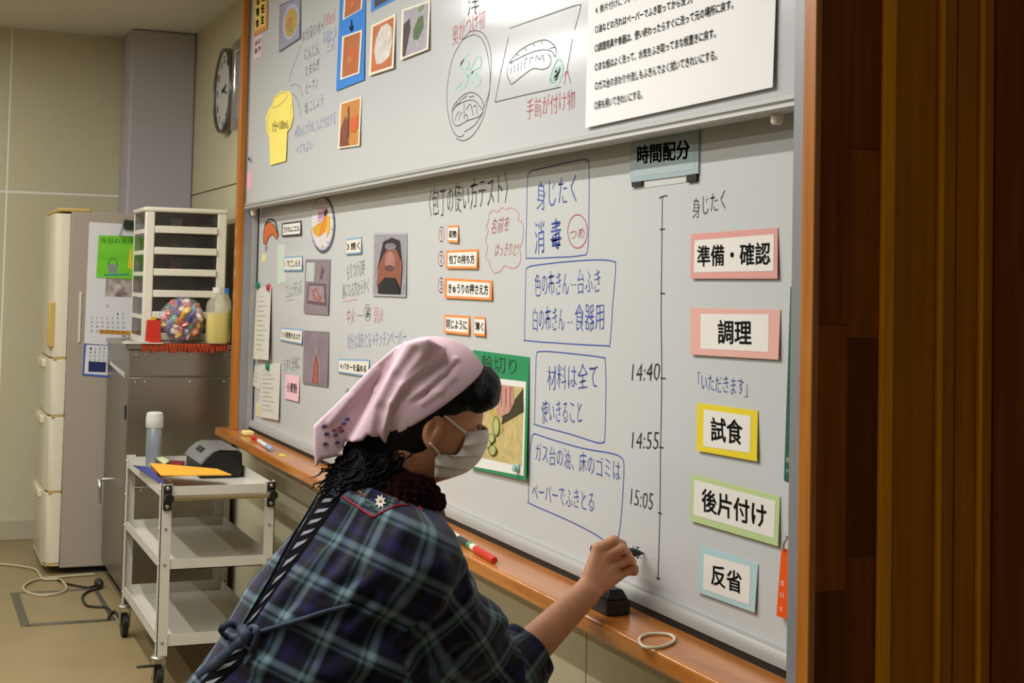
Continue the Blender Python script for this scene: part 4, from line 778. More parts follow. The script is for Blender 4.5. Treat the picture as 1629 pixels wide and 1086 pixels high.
# ================================================================== things on the ledge
zl = ZL+.0003
def pen(name, label, a, b, r, parts, group):
    """marker lying on the ledge between picture points a and b; parts: (start, end, radius factor, material, part name)"""
    A = onZ(*a, zl+r); B = onZ(*b, zl+r); d = B-A; t = empty(name, (A+B)/2-np.array([0, 0, r]), label, 'marker', group)
    for s0, s1, k, m, nm_ in parts:
        L_ = np.linalg.norm(d)*(s1-s0); MB().lathe(A+d*s0, [(r*k*.9, 0), (r*k, L_*.06), (r*k, L_*.9), (r*k*.8, L_)], 18, axis=d).build(nm_, m, t, smooth=40)
    return t
gm = 'whiteboard markers'
M_red = mat('red_plastic', '#cc2418', rough=.25); M_grn = mat('green_plastic', '#2f8a5a', rough=.3); M_wht = mat('white_plastic', '#dcdad2', rough=.35)
pen('whiteboard_marker', 'red capped whiteboard marker lying on the ledge behind the person', (700, 838), (787, 891), .0085, ((0, .16, .98, M_grn, 'end_plug'), (.16, .56, 1., mat('marker_sleeve', '#1f2428', rough=.3), 'barrel'), (.24, .40, 1.03, M_wht, 'label_band'), (.56, .61, 1.02, M_grn, 'ring'), (.61, .70, .95, M_wht, 'collar'), (.68, 1., 1.05, M_red, 'cap')), gm)
pen('whiteboard_marker', 'white and blue marker near the left end of ledge', (407, 698), (432, 714), .008, ((0, .18, .9, M_red, 'end_plug'), (.18, .75, 1., M_wht, 'barrel'), (.72, 1., 1.05, mat('pale_blue_plastic', '#8fb4d8', rough=.3), 'cap')), gm)
p = onZ(394, 692, zl); tag(MB().box(p-np.array([.035, .02, 0]), p+np.array([.035, .02, .018])).build('sponge_block', mat('pale_yellow_sponge', '#e6d68a', rough=.9), bevel=.005), 'pale yellow block on the left end of the ledge', 'eraser')
p = onZ(403, 699, zl); tag(MB().ell(p+np.array([0, 0, .008]), (.02, .012, .008), 12, 8).build('red_clip', M_red, smooth=0), 'small red clip beside the pale yellow block', 'clip')
p = onZ(449, 724.5, zl); tag(MB().prism([p+np.array(q_) for q_ in ((-.03, -.008, 0), (.025, -.012, 0), (.03, .006, 0), (-.02, .012, 0))], (0, 0, .003)).build('chalk_piece', flat('#d8c840')), 'small yellow scrap on the wooden ledge', 'scrap')
# eraser
e0, e1 = onZ(985, 1000, zl), onZ(952, 985, zl)
t = empty('board_eraser', onZ(980, 975, zl), 'black felt whiteboard eraser on the ledge under the hand', 'eraser')
c0 = onZ(1003, 978, zl); ex0, ey0 = c0[0]-.12, c0[1]-.050
ex1, ey1 = c0[0]+.0, c0[1]+.0
MB().box((ex0, ey0, zl), (ex1, ey1, zl+.028)).build('felt_pad', mat('felt_grey', '#35312d', rough=.95, bump=.3, bscale=300), t, bevel=.003)
MB().add([(ex0+.002, ey0+.002, zl+.028), (ex1-.002, ey0+.002, zl+.028), (ex1-.002, ey1-.002, zl+.028), (ex0+.002, ey1-.002, zl+.028), (ex0+.012, ey0+.010, zl+.047), (ex1-.012, ey0+.010, zl+.047), (ex1-.012, ey1-.010, zl+.047), (ex0+.012, ey1-.010, zl+.047)],
         [(0, 3, 2, 1), (4, 5, 6, 7), (0, 1, 5, 4), (1, 2, 6, 5), (2, 3, 7, 6), (3, 0, 4, 7)]).build('grip', mat('eraser_grip', '#14151b', rough=.5), t, bevel=.004)
# elastic ring
rp = K9((80, 935), (100, 922), (140, 918), (185, 922), (200, 935), (190, 950), (150, 964), (110, 966), (85, 955))
tag(MB().tube([onZ(u, v, zl+.003) for u, v in smooth_path(rp, 5, True)], .003, 8, closed=True).build('rubber_ring', mat('cream_rubber', '#d9cfb4', rough=.4), smooth=0), 'cream rubber ring lying on the ledge', 'rubber band')
# ================================================================== the person
def nrm(v): v = np.asarray(v, float); return v/np.linalg.norm(v)
def smin(a, b, k):
    h = np.clip(.5+.5*(b-a)/k, 0, 1); return b*(1-h)+a*h-k*h*(1-h)
def smax(a, b, k): return -smin(-a, -b, k)
def cone(p, a, b, ra, rb):
    d = b-a; t = np.clip(((p-a)@d)/(d@d), 0, 1); return np.linalg.norm(p-a-t[:, None]*d, axis=1)-(ra+(rb-ra)*t)
def ellp(p, c, fr, r):                                                 # fr rows: axes
    q = (p-c)@fr.T; k0 = np.linalg.norm(q/r, axis=1); k1 = np.linalg.norm(q/(np.array(r)**2), axis=1); return k0*(k0-1)/np.maximum(k1, 1e-6)
def half(p, a, n): return (p-a)@n
def wav(p, s, seed):
    r = np.random.default_rng(seed); o = 0
    for i in range(5):
        k = r.normal(size=3); k = k/np.linalg.norm(k)*s*(.7+.6*r.random()); o = o+np.sin(p@k+r.random()*6.28)
    return o/5
def surface(f, lo, hi, h, cb=8):
    """surface nets on a narrow band"""
    lo = np.array(lo); n = np.ceil((np.array(hi)-lo)/(h*cb)).astype(int); H = h*cb
    g = np.stack(np.meshgrid(*[np.arange(k) for k in n], indexing='ij'), -1).reshape(-1, 3)
    d = np.concatenate([f(lo+(c+.5)*H) for c in np.array_split(g, max(1, len(g)//40000))])
    g = g[np.abs(d) < H*1.35]
    off = np.stack(np.meshgrid(*[np.arange(cb)]*3, indexing='ij'), -1).reshape(-1, 3)
    cells = (g[:, None, :]*cb+off[None]).reshape(-1, 3); N = int(n.max()*cb+4)
    key = lambda a: a[:, 0]+N*(a[:, 1]+N*a[:, 2])
    co = np.array([(i, j, k) for k in (0, 1) for j in (0, 1) for i in (0, 1)])
    ck = np.unique(np.concatenate([key(cells+c) for c in co]))
    cp = np.stack([ck % N, (ck//N) % N, ck//(N*N)], -1)
    val = np.concatenate([f(lo+c*h) for c in np.array_split(cp, max(1, len(cp)//60000))])
    cv = np.stack([val[np.searchsorted(ck, key(cells+c))] for c in co], -1)
    act = (cv.min(1) < 0) & (cv.max(1) >= 0); cells = cells[act]; cv = cv[act]
    o = np.argsort(key(cells)); cells = cells[o]; cv = cv[o]; kk = key(cells)
    acc = np.zeros((len(cells), 3)); cnt = np.zeros(len(cells))
    for a in range(8):
        for ax in range(3):
            b = a | (1 << ax)
            if b == a: continue
            va, vb = cv[:, a], cv[:, b]; m = (va < 0) != (vb < 0); t = np.where(m, va/np.where(m, va-vb, 1), 0)
            acc += np.where(m[:, None], co[a]+(co[b]-co[a])*t[:, None], 0); cnt += m
    V = lo+(cells+acc/cnt[:, None])*h; F = []
    for ax in range(3):
        e = np.eye(3, dtype=int)[ax]; b, c = np.eye(3, dtype=int)[(ax+1) % 3], np.eye(3, dtype=int)[(ax+2) % 3]
        va, vb = cv[:, 0], cv[:, 1 << ax]; m = (va < 0) != (vb < 0); idx = np.where(m)[0]; ids = [idx]; ok = np.ones(len(idx), bool)
        for dlt in (-b, -b-c, -c):
            q = key(cells[idx]+dlt); j = np.clip(np.searchsorted(kk, q), 0, len(kk)-1); ok &= kk[j] == q; ids.append(j)
        q = np.stack(ids, -1)[ok]; fl = (va[idx] < 0)[ok]; q[~fl] = q[~fl][:, ::-1]; F.append(q)
    return V, np.concatenate(F)
def sdf_object(name, f, lo, hi, h, m, parent, cb=8):
    V, F = surface(f, lo, hi, h, cb); me = bpy.data.meshes.new(name); off = WLOC[parent.name] if parent is not None else np.zeros(3)
    me.vertices.add(len(V)); me.vertices.foreach_set('co', (V-off).astype(np.float32).ravel())
    me.loops.add(F.size); me.loops.foreach_set('vertex_index', F.ravel().astype(np.int32)); me.polygons.add(len(F))
    me.polygons.foreach_set('loop_start', np.arange(0, F.size, 4, dtype=np.int32)); me.polygons.foreach_set('loop_total', np.full(len(F), 4, np.int32))
    me.polygons.foreach_set('use_smooth', np.ones(len(F), bool)); me.update(); me.validate(); me.materials.append(m)
    o = bpy.data.objects.new(name, me); COL.objects.link(o); WLOC[o.name] = off
    if parent is not None: o.parent = parent
    return o, V
def hit(f, u, v, d0=1.9, d1=3.2, lift=0.):                             # first surface point seen along a direction
    r = _ray(u, v); rn = np.linalg.norm(r); t = d0
    for _ in range(160):
        s = float(f((CAM+r*t)[None])[0])
        if s < 4e-4: break
        t += s*.7/rn
        if t > d1: return None
    return CAM+r*(t-lift/rn)
A_ = atD
# ---- frames and joints
hf = nrm(right*.955+(-up_)*.29+fwd*.10); hl = nrm(np.cross(hf, -up_+hf*.0)); hl = nrm(-fwd+hf*(fwd@hf)); hu = nrm(np.cross(hf, hl)); hu = hu if hu@up_ > 0 else -hu
HF = np.array([hf, hu, hl])                                            # forward, up, towards the camera
Hc = A_(688, 642, 2.60)
SHR, SHL = A_(650, 893, 2.49), A_(572, 838, 2.75)
ELR, WRR = A_(786, 1088, 2.64), A_(932, 944, 2.757)
ELL, WRL = A_(540, 1090, 2.83), A_(610, 1240, 2.84)
CH, MID, WST, HIP = A_(600, 850, 2.615), A_(522, 1005, 2.56), A_(462, 1110, 2.53), A_(420, 1235, 2.51)
NB = A_(622, 805, 2.605)
FL = np.array([HIP[0], HIP[1], 0])
lat = nrm(np.array([1., -.05, 0]))
HJ = [HIP+lat*.085, HIP-lat*.085]; KN = [np.array([h_[0], h_[1]+.03, .44]) for h_ in HJ]; AN = [np.array([h_[0], h_[1]-.03, .07]) for h_ in HJ]
MC = [A_(951, 873, 2.79), A_(961, 886, 2.789), A_(973, 901, 2.793), A_(983, 915, 2.80)]
PI_ = [A_(976, 860, 2.800), A_(988, 873, 2.794), A_(1001, 889, 2.800), A_(1008, 904, 2.806)]
DI = [A_(989, 866, 2.824), A_(994, 876, 2.828), A_(1005, 893, 2.826), A_(1009, 909, 2.824)]
TI = [A_(993, 873, 2.842), A_(996, 886, 2.848), A_(999, 896, 2.846), A_(1001, 910, 2.842)]
EAR = A_(687, 682, 2.60-.076)
def f_skin(p):
    d = ellp(p, Hc, HF, (.091, .106, .074))
    d = smin(d, ellp(p, Hc+hf*.026-hu*.052, HF, (.066, .078, .061)), .03)
    d = smin(d, ellp(p, Hc+hf*.038-hu*.078, HF, (.045, .036, .044)), .03)
    d = smin(d, ellp(p, Hc+hf*.089-hu*.050, HF, (.016, .026, .013)), .012)      # nose
    for s in (-1, 1):
        d = smax(d, -ellp(p, Hc+hf*.093-hu*.022+hl*s*.030, HF, (.016, .011, .020)), .010)   # eye sockets
        d = smin(d, ellp(p, Hc+hf*.076-hu*.024+hl*s*.030, HF, (.012, .011, .013)), .003)   # eyeball lids
    d = smin(d, cone(p, Hc-hf*.028-hu*.055, NB, .052, .060), .03)
    for s in (1, -1):
        e = EAR if s > 0 else EAR-hl*2*((EAR-Hc)@hl)
        ear = ellp(p, e, HF, (.015, .030, .008)); ear = smin(ear, cone(p, e-hu*.024+hf*.004, e-hu*.029+hf*.006, .007, .006), .006)
        ear = smax(ear, -ellp(p, e+hl*s*.009+hf*.003+hu*.003, HF, (.008, .020, .007)), .004)
        ear = smin(ear, cone(p, e+hl*s*.003+hf*.009-hu*.002, e+hl*s*.003+hf*.008-hu*.010, .004, .004), .004)
        d = smin(d, ear, .007)
    t = smin(cone(p, NB, CH, .05, .075), cone(p, CH, MID, .085, .105), .05); t = smin(t, cone(p, MID, HIP, .105, .125), .05)
    t = smin(t, cone(p, SHR, SHL, .035, .035), .04); d = smin(d, t, .03)
    for h_, k_, a_ in zip(HJ, KN, AN):
        d = smin(d, cone(p, h_, k_, .075, .052), .02); d = smin(d, cone(p, k_, a_, .05, .034), .015); d = smin(d, cone(p, a_, a_+np.array([0, .13, -.035]), .034, .025), .012)
    for s_, e_, w_ in ((SHR, ELR, WRR), (SHL, ELL, WRL)):
        d = smin(d, cone(p, s_, e_, .040, .035), .02)
        m_ = e_+(w_-e_)*.3; d = smin(d, smin(cone(p, e_, m_, .036, .0375), cone(p, m_, w_, .0375, .0255), .01), .008)
    # right hand
    hnd = None
    for i in range(4):
        c_ = cone(p, WRR, MC[i], .020, .0115); hnd = c_ if hnd is None else smin(hnd, c_, .006)
    fr_ = [.0100, .0098, .0092, .0085]
    for i in range(4):
        fg = smin(cone(p, MC[i], PI_[i], fr_[i]*1.08, fr_[i]), cone(p, PI_[i], DI[i], fr_[i], fr_[i]*.92), .003); fg = smin(fg, cone(p, DI[i], TI[i], fr_[i]*.92, fr_[i]*.8), .003)
        fg = smin(fg, np.linalg.norm(p-PI_[i], axis=1)-fr_[i]*1.10, .003); fg = smin(fg, np.linalg.norm(p-MC[i], axis=1)-fr_[i]*1.22, .004)
        hnd = smin(hnd, fg, .0015)
    th = [A_(940, 925, 2.815), A_(962, 897, 2.845), A_(980, 886, 2.862), A_(993, 884, 2.866)]
    for a, b, ra, rb in ((th[0], th[1], .015, .012), (th[1], th[2], .012, .011), (th[2], th[3], .011, .009)): hnd = smin(hnd, cone(p, a, b, ra, rb), .005)
    for a, b, r_ in ((A_(975, 890, 2.82), A_(996, 884, 2.835), .013), (A_(985, 905, 2.815), A_(999, 903, 2.828), .012)): hnd = smin(hnd, cone(p, a, b, r_, r_), .003)
    d = smin(d, hnd, .008)
    # left hand, relaxed
    dl = nrm(WRL-ELL); sd = nrm(np.cross(dl, lat)); hd2 = cone(p, WRL, WRL+dl*.06, .022, .026)
    for i in range(4):
        b0 = WRL+dl*.07+sd*(.024-.016*i); hd2 = smin(hd2, cone(p, b0, b0+dl*.04+lat*.008, .010, .009), .005); hd2 = smin(hd2, cone(p, b0+dl*.04+lat*.008, b0+dl*.065+lat*.024, .009, .007), .003)
    hd2 = smin(hd2, cone(p, WRL+dl*.02+sd*.02, WRL+dl*.06+sd*.045, .012, .009), .006)
    return smin(d, hd2, .008)
NXc = nrm(nrm(NB-CH)*.6+np.array([0, 0, .5])+hf*.15)
CUF = ELR+(WRR-ELR)*.40; CDIR = nrm(WRR-ELR)
SLV = A_(752, 985, 2.585)
ridges = []
def f_smock0(p):
    t = smin(cone(p, CH, MID, .120, .148), cone(p, MID, WST, .148, .142), .06); t = smin(t, cone(p, WST, HIP, .142, .19), .06)
    t = smin(t, cone(p, HIP, HIP+np.array([0, -.01, -.16]), .20, .235), .05)
    t = smin(t, cone(p, NB+NXc*.03, CH, .068, .105), .05); t = smin(t, cone(p, SHR, SHL, .080, .078), .06)
    t = smax(t, -(half(p, HIP+np.array([0, 0, -.22]), np.array([0, 0, 1.]))), .01)
    t = smin(t, cone(p, A_(630, 985, 2.56), A_(600, 1160, 2.52), .105, .15), .05)
    s = smin(cone(p, SHR, SHR+(ELR-SHR)*.6, .074, .074), cone(p, SHR+(ELR-SHR)*.6, ELR, .074, .074), .03)
    s2 = cone(p, ELR, CUF+CDIR*.02, .074, .054); s = smin(s, s2, .03); s = smax(s, half(p, CUF, CDIR), .006)
    l = smin(cone(p, SHL, ELL, .075, .075), cone(p, ELL, ELL+(WRL-ELL)*.55, .07, .055), .03); l = smax(l, half(p, ELL+(WRL-ELL)*.5, nrm(WRL-ELL)), .006)
    d = smin(smin(t, s, .035), l, .035)
    return smax(d, half(p, NB+NXc*.036, NXc), .008)
def f_smock(p):
    d = f_smock0(p); m = np.abs(d) < .06
    if m.any():
        q = p[m]; dd = d[m]
        ax = nrm(ELR-SHR); ts = (q-SHR)@ax; ws = np.clip(1-cone(q, SHR+ax*.05, ELR, .09, .09)/.04, 0, 1)
        dd = dd-.0035*wav(q*np.array([1, 1, .55]), 34, 3)-.002*wav(q, 75, 5)-ws*.004*np.sin(ts*70+4*wav(q, 16, 9))
        for a, b, r, k in ridges: dd = smin(dd, cone(q, a, b, r, r*.6), k)
        rc_ = np.linalg.norm(np.cross(q-CUF, CDIR), axis=1); al = (q-CUF)@CDIR
        d = d.copy(); d[m] = dd
    return d
def on_smock(u, v, lift=0.): return hit(f_smock0, u, v, lift=lift)
for pts, r, k in (([(398, 1012), (470, 985), (545, 958), (600, 915)], .010, .022), ([(405, 1000), (460, 940), (520, 880)], .007, .022), ([(640, 850), (610, 960), (560, 1000)], .009, .025), ([(660, 910), (640, 1000), (600, 1050)], .009, .03),
                  ([(700, 900), (690, 960), (650, 1010)], .008, .03), ([(735, 900), (745, 960), (760, 1010)], .008, .025), ([(690, 1040), (750, 1000), (800, 990)], .009, .025), ([(680, 1075), (740, 1055), (815, 1020)], .008, .022), ([(360, 1050), (420, 1060), (500, 1075)], .008, .025), ([(480, 1086), (560, 1060), (640, 1060)], .009, .03), ([(590, 830), (560, 900), (500, 950)], .006, .025)):
    Q = [on_smock(u, v, -.003) for u, v in pts]
    Q = [q for q in Q if q is not None]
    for a, b in zip(Q[:-1], Q[1:]): ridges.append((a, b, r, k))
# kerchief
KN_ = nrm(np.cross(A_(770, 588, 2.6)-A_(640, 676, 2.6), hl)); KN_ = KN_ if KN_@up_ > 0 else -KN_
tl_n = nrm(np.cross(A_(500, 744, 2.6)-A_(622, 697, 2.6), fwd)); tl_n = tl_n if tl_n@up_ > 0 else -tl_n
KG = []
KPOLY = np.array([(706, 552), (681, 538), (651, 543.5), (630, 552), (612, 567), (590, 585), (571, 605), (530, 647), (499, 677), (499, 712), (502, 743), (511, 731), (545, 724), (549, 701), (563, 703), (577, 700), (584, 691), (595, 695), (604, 692), (613, 704), (618, 684), (646, 673), (673, 663), (700, 640)], float)
def poly2(q, P):
    d = np.full(len(q), 1e9); s = np.ones(len(q)); n = len(P)
    for i in range(n):
        a, b = P[i], P[i-1]; e = b-a; w = q-a; t = np.clip((w@e)/(e@e), 0, 1); d = np.minimum(d, ((w-t[:, None]*e)**2).sum(1))
        c1, c2, c3 = q[:, 1] >= a[1], q[:, 1] < b[1], e[0]*w[:, 1] > e[1]*w[:, 0]; s = np.where((c1 & c2 & c3) | (~c1 & ~c2 & ~c3), -s, s)
    return s*np.sqrt(d)
def f_ker0(p):
    cap = smax(ellp(p, Hc+hu*.002-hf*.004, HF, (.106, .118, .086)), -half(p, A_(640, 676, 2.6), KN_), .003)
    out = np.maximum(cap, .05); m = (np.linalg.norm(p-A_(600, 640, 2.6), axis=1) < .22); out = cap.copy()
    q = p[m]
    if len(q):
        uv = proj(q); w = (q-CAM)@fwd; e = poly2(uv, KPOLY)*.00112
        a, b = np.array([646., 543.]), np.array([552., 712.]); dl_ = (b-a)/np.linalg.norm(b-a); nl = np.array([-dl_[1], dl_[0]]); s = (uv-a)@nl; s = -s if nl[0] < 0 else s; tt = (uv-a)@dl_
        spread = .5+.5*np.clip(tt/190, 0, 1)
        B = .040+.040*np.sqrt(np.clip(1-((s-26)/34.)**2, 0, 1)); A = .018+.032*np.sqrt(np.clip(1-((s+34)/44.)**2, 0, 1))*(1-.35*np.clip(tt/190, 0, 1))
        g = np.where(s > -2, B, A); blend = np.clip((s+6)/8, 0, 1); g = A*(1-blend)+B*blend
        g = g+.010*np.clip(1-tt/120, 0, 1)
        far = .035+.015*np.clip(1-tt/150, 0, 1)
        t = smax(smax(e*.9, ((2.60-g)-w)*.62, .004), (w-2.60-far)*.7, .010)
        out[m] = smin(cap[m], t, .008)
    return out
def f_ker(p):
    d = f_ker0(p); m = np.abs(d) < .05
    if m.any():
        q = p[m]; dd = d[m]-.0007*wav(q, 45, 11)
        for a, b, r, k, s in KG: dd = smin(dd, cone(q, a, b, r, r*.5), k) if s > 0 else smax(dd, -cone(q, a, b, r, r*.5), k)
        d = d.copy(); d[m] = dd
    return d
for pts, r, k, s in (([(726, 571), (706, 592), (672, 620), (650, 634)], .0035, .007, 1), ([(722, 600), (700, 622), (672, 642)], .003, .007, 1), ([(726, 578), (700, 606), (660, 640)], .003, .006, -1), ([(644, 546), (620, 580), (600, 620), (575, 668)], .0035, .008, 1), ([(600, 590), (560, 632), (525, 672)], .003, .010, 1), ([(680, 580), (640, 612), (622, 640), (612, 680)], .003, .008, 1), ([(650, 625), (628, 652), (618, 680)], .003, .006, -1), ([(660, 560), (630, 600), (606, 650), (600, 690)], .004, .012, -1)):
    Q = [hit(f_ker0, u, v, lift=(-.001 if s > 0 else .001)) for u, v in pts]; Q = [q for q in Q if q is not None]
    for a, b in zip(Q[:-1], Q[1:]): KG.append((a, b, r, k, s))
# hair
BR = A_(703, 656, 2.6); br_n = nrm(np.cross(A_(792, 640, 2.6)-BR, hl)); br_n = br_n if br_n@up_ > 0 else -br_n
def f_hair(p):
    d = ellp(p, Hc-hf*.001, HF, (.098, .113, .081))
    front = smax(d, -half(p, BR+br_n*.004, br_n), .006)
    front = smin(front, smax(ellp(p, Hc+hf*.078+hu*.040, HF, (.034, .050, .060)), -half(p, A_(780, 648, 2.6), br_n), .008), .015)
    back = smax(ellp(p, Hc-hf*.012-hu*.01, HF, (.096, .112, .080)), half(p, Hc+hf*.002, nrm(hf+hu*.35)), .006); back = smax(back, -half(p, A_(650, 728, 2.6), up_), .01)
    pt = smin(cone(p, A_(650, 712, 2.61), A_(590, 737, 2.61), .048, .050), cone(p, A_(590, 737, 2.61), A_(538, 764, 2.60), .050, .026), .03)
    pt = smin(pt, cone(p, A_(610, 735, 2.575), A_(562, 768, 2.57), .036, .024), .02); pt = smin(pt, cone(p, A_(625, 735, 2.6), A_(606, 772, 2.59), .046, .028), .02)
    pt = pt-.006*wav(p, 110, 21)-.004*wav(p, 220, 22)
    side = cone(p, A_(722, 655, 2.545), A_(728, 680, 2.548), .005, .002)
    return smin(smin(front, back, .01), smin(pt, side, .004), .012)-.0012*wav(p, 300, 23)
NX = nrm(NB-CH)
def f_lace(p):
    c = A_(652, 778, 2.60); ax = nrm(np.array([0, 0, 1.])*.8+hf*.45); q = p-c; hgt = q@ax; rad = np.linalg.norm(q-hgt[:, None]*ax, axis=1)
    d = np.sqrt((rad-.058)**2+(hgt*.5)**2)-.011
    d2 = cone(p, A_(679, 772, 2.56), A_(686, 794, 2.555), .009, .009); d2 = smin(d2, cone(p, A_(640, 757, 2.545), A_(680, 778, 2.55), .009, .010), .02)
    c = A_(628, 790, 2.60); q = p-c; hgt = q@NXc; rad = np.linalg.norm(q-hgt[:, None]*NXc, axis=1)
    d3 = np.sqrt((rad-.066)**2+(hgt*.6)**2)-.010
    d = smin(smin(d, d2, .02), d3, .02)
    return d-.006*np.abs(wav(p, 260, 31))-.005*wav(p, 480, 32)+.002
# ---- materials
def skin_mat():
    m = mat('skin', '#c9906c', rough=.5, noise=.10, nscale=26, bump=.05, bscale=420, spec=.35); b = m.node_tree.nodes['Principled BSDF']
    b.inputs['Subsurface Weight'].default_value = .12; b.inputs['Subsurface Radius'].default_value = (.012, .004, .002); b.inputs['Subsurface Scale'].default_value = .5; return m
def plaid_mat():
    m = bpy.data.materials.new('plaid_cotton'); m.use_nodes = True; nt = m.node_tree; b = nt.nodes['Principled BSDF']; L = nt.links.new
    at = nt.nodes.new('ShaderNodeAttribute'); at.attribute_name = 'weave'; sp = nt.nodes.new('ShaderNodeSeparateXYZ'); L(at.outputs['Vector'], sp.inputs[0])
    outs = []
    stops = [(0, '#2a284e'), (.16, '#343068'), (.24, '#1b1c28'), (.34, '#16181e'), (.37, '#66738c'), (.43, '#8fa4ac'), (.50, '#86a09e'), (.54, '#5a6a78'), (.575, '#1d2a2a'), (.61, '#6a848c'), (.66, '#668080'), (.70, '#222832'), (.80, '#15171d'), (.86, '#3a3048'), (.885, '#15171d'), (1, '#232140')]
    for i in range(2):
        mm = nt.nodes.new('ShaderNodeMath'); mm.operation = 'MULTIPLY'; mm.inputs[1].default_value = 1/(.066 if i == 0 else .074); L(sp.outputs[i], mm.inputs[0])
        fr = nt.nodes.new('ShaderNodeMath'); fr.operation = 'FRACT'; L(mm.outputs[0], fr.inputs[0])
        rp = nt.nodes.new('ShaderNodeValToRGB'); el = rp.color_ramp.elements
        while len(el) > 1: el.remove(el[-1])
        el[0].position = stops[0][0]; el[0].color = lin(stops[0][1])
        for pz, c in stops[1:]: e = el.new(pz); e.color = lin(c)
        L(fr.outputs[0], rp.inputs[0]); outs.append(rp.outputs[0])
    mx = nt.nodes.new('ShaderNodeMix'); mx.data_type = 'RGBA'; mx.inputs[0].default_value = .5; L(outs[0], mx.inputs[6]); L(outs[1], mx.inputs[7])
    gm_ = nt.nodes.new('ShaderNodeGamma'); gm_.inputs[1].default_value = 1.3; L(mx.outputs[2], gm_.inputs[0])
    L(gm_.outputs[0], b.inputs['Base Color']); b.inputs['Roughness'].default_value = .85; b.inputs['Specular IOR Level'].default_value = .2
    b.inputs['Sheen Weight'].default_value = .15
    n = nt.nodes.new('ShaderNodeTexNoise'); n.inputs['Scale'].default_value = 900; bp = nt.nodes.new('ShaderNodeBump'); bp.inputs['Strength'].default_value = .12; bp.inputs['Distance'].default_value = .002; L(n.outputs['Fac'], bp.inputs['Height']); L(bp.outputs[0], b.inputs['Normal'])
    return m
M_ker = mat('pink_cotton', '#e8c8d3', rough=.85, noise=.03, nscale=40, bump=.06, bscale=900)
M_hair = mat('black_hair', '#080707', rough=.5, bump=.35, bscale=260, stretch=(1, 1, .35), spec=.25)
M_lace = mat('maroon_lace', '#2a0f14', spec=.1, rough=.9, noise=.4, nscale=150)
ps, pV = sdf_object('person', f_skin, FL+np.array([-.6, -.4, .0]), FL+np.array([.6, .75, 1.45]), .0032, skin_mat(), None)
ps.location = FL; ps.data.transform(Matrix.Translation(Vector((-FL).tolist()))); WLOC[ps.name] = FL
tag(ps, 'person in pink kerchief, white mask and plaid smock writing on the whiteboard', 'person')
sm, V = sdf_object('smock', f_smock, HIP+np.array([-.5, -.4, -.3]), np.array([max(SHR[0], CUF[0])+.25, .2, NB[2]+.15]), .0045, plaid_mat(), ps)
# weave coordinates follow each panel
PAN = [(CH, HIP, 0., .155, .06), (SHR+nrm(ELR-SHR)*.055, ELR, 3.03, .085, 0.), (ELR, WRR, 3.33, .075, 0.), (SHL+(ELL-SHL)*.2, ELL, 6., .08, 0.), (ELL, WRL, 6.3, .07, 0.)]
def pan_dist(V):
    D = []
    for k, (a, b, o, ro, bias) in enumerate(PAN):
        t = ((V-a)@(b-a))/((b-a)@(b-a)); q = V-a-np.clip(t, 0, 1)[:, None]*(b-a); d = np.linalg.norm(q, axis=1)-bias
        D.append(np.where((k > 0) & (t < -.02), 9., d))
    return np.stack(D, -1).argmin(1)
def pan_uv(V, k):
    a, b, o, ro, bias = PAN[k]; L_ = np.linalg.norm(b-a); ax = (b-a)/L_; t = (V-a)@ax; q = V-a-t[:, None]*ax; e1 = nrm(right-ax*(right@ax)); e2 = np.cross(ax, e1)
    return np.stack([np.arctan2(q@e2, q@e1)*ro+(.03 if k > 0 else 0), o+t, 0*t], -1)
def weave(ob, V):
    me = ob.data; n = len(me.polygons); li = np.zeros(len(me.loops), np.int32); me.loops.foreach_get('vertex_index', li)
    cen = np.zeros(n*3); me.polygons.foreach_get('center', cen); ls = np.zeros(n, np.int32); lt = np.zeros(n, np.int32); me.polygons.foreach_get('loop_start', ls); me.polygons.foreach_get('loop_total', lt)
    pid = pan_dist(cen.reshape(-1, 3)+WLOC[ob.name]); lp = np.repeat(pid, lt); out = np.zeros((len(li), 3))
    for k in range(len(PAN)):
        m = lp == k
        if m.any(): out[m] = pan_uv(V[li[m]], k)
    at = me.attributes.new('weave', 'FLOAT_VECTOR', 'CORNER'); at.data.foreach_set('vector', out.astype(np.float32).ravel())
weave(sm, V)
# rolled cuff
e1 = nrm(np.cross(CDIR, [0, 0, 1.])); e2 = np.cross(CDIR, e1); cm = MB()
ring = lambda c, r, n=30, ph=0.: [c+r*(1+.05*math.sin(3*a+ph))*(e1*math.cos(a)+e2*math.sin(a)) for a in [2*math.pi*i/n for i in range(n)]]
for k, (o_, r_, tr) in enumerate(((-.010, .049, .010), (-.030, .052, .011), (-.050, .054, .010))): cm.tube(ring(CUF+CDIR*o_, r_, 30, k), tr, 10, closed=True)
cu = cm.build('rolled_cuff', sm.data.materials[0], sm, smooth=0)
weave(cu, np.array([v.co[:] for v in cu.data.vertices])+WLOC[sm.name])
kc, _ = sdf_object('kerchief', f_ker, Hc-.30, Hc+.24, .003, M_ker, ps)
hr, _ = sdf_object('hair', f_hair, Hc-np.array([.30, .32, .26]), Hc+np.array([.24, .24, .2]), .003, M_hair, ps)
lc, _ = sdf_object('lace_scarf', f_lace, A_(650, 780, 2.6)-.16, A_(650, 780, 2.6)+.16, .0026, M_lace, ps)
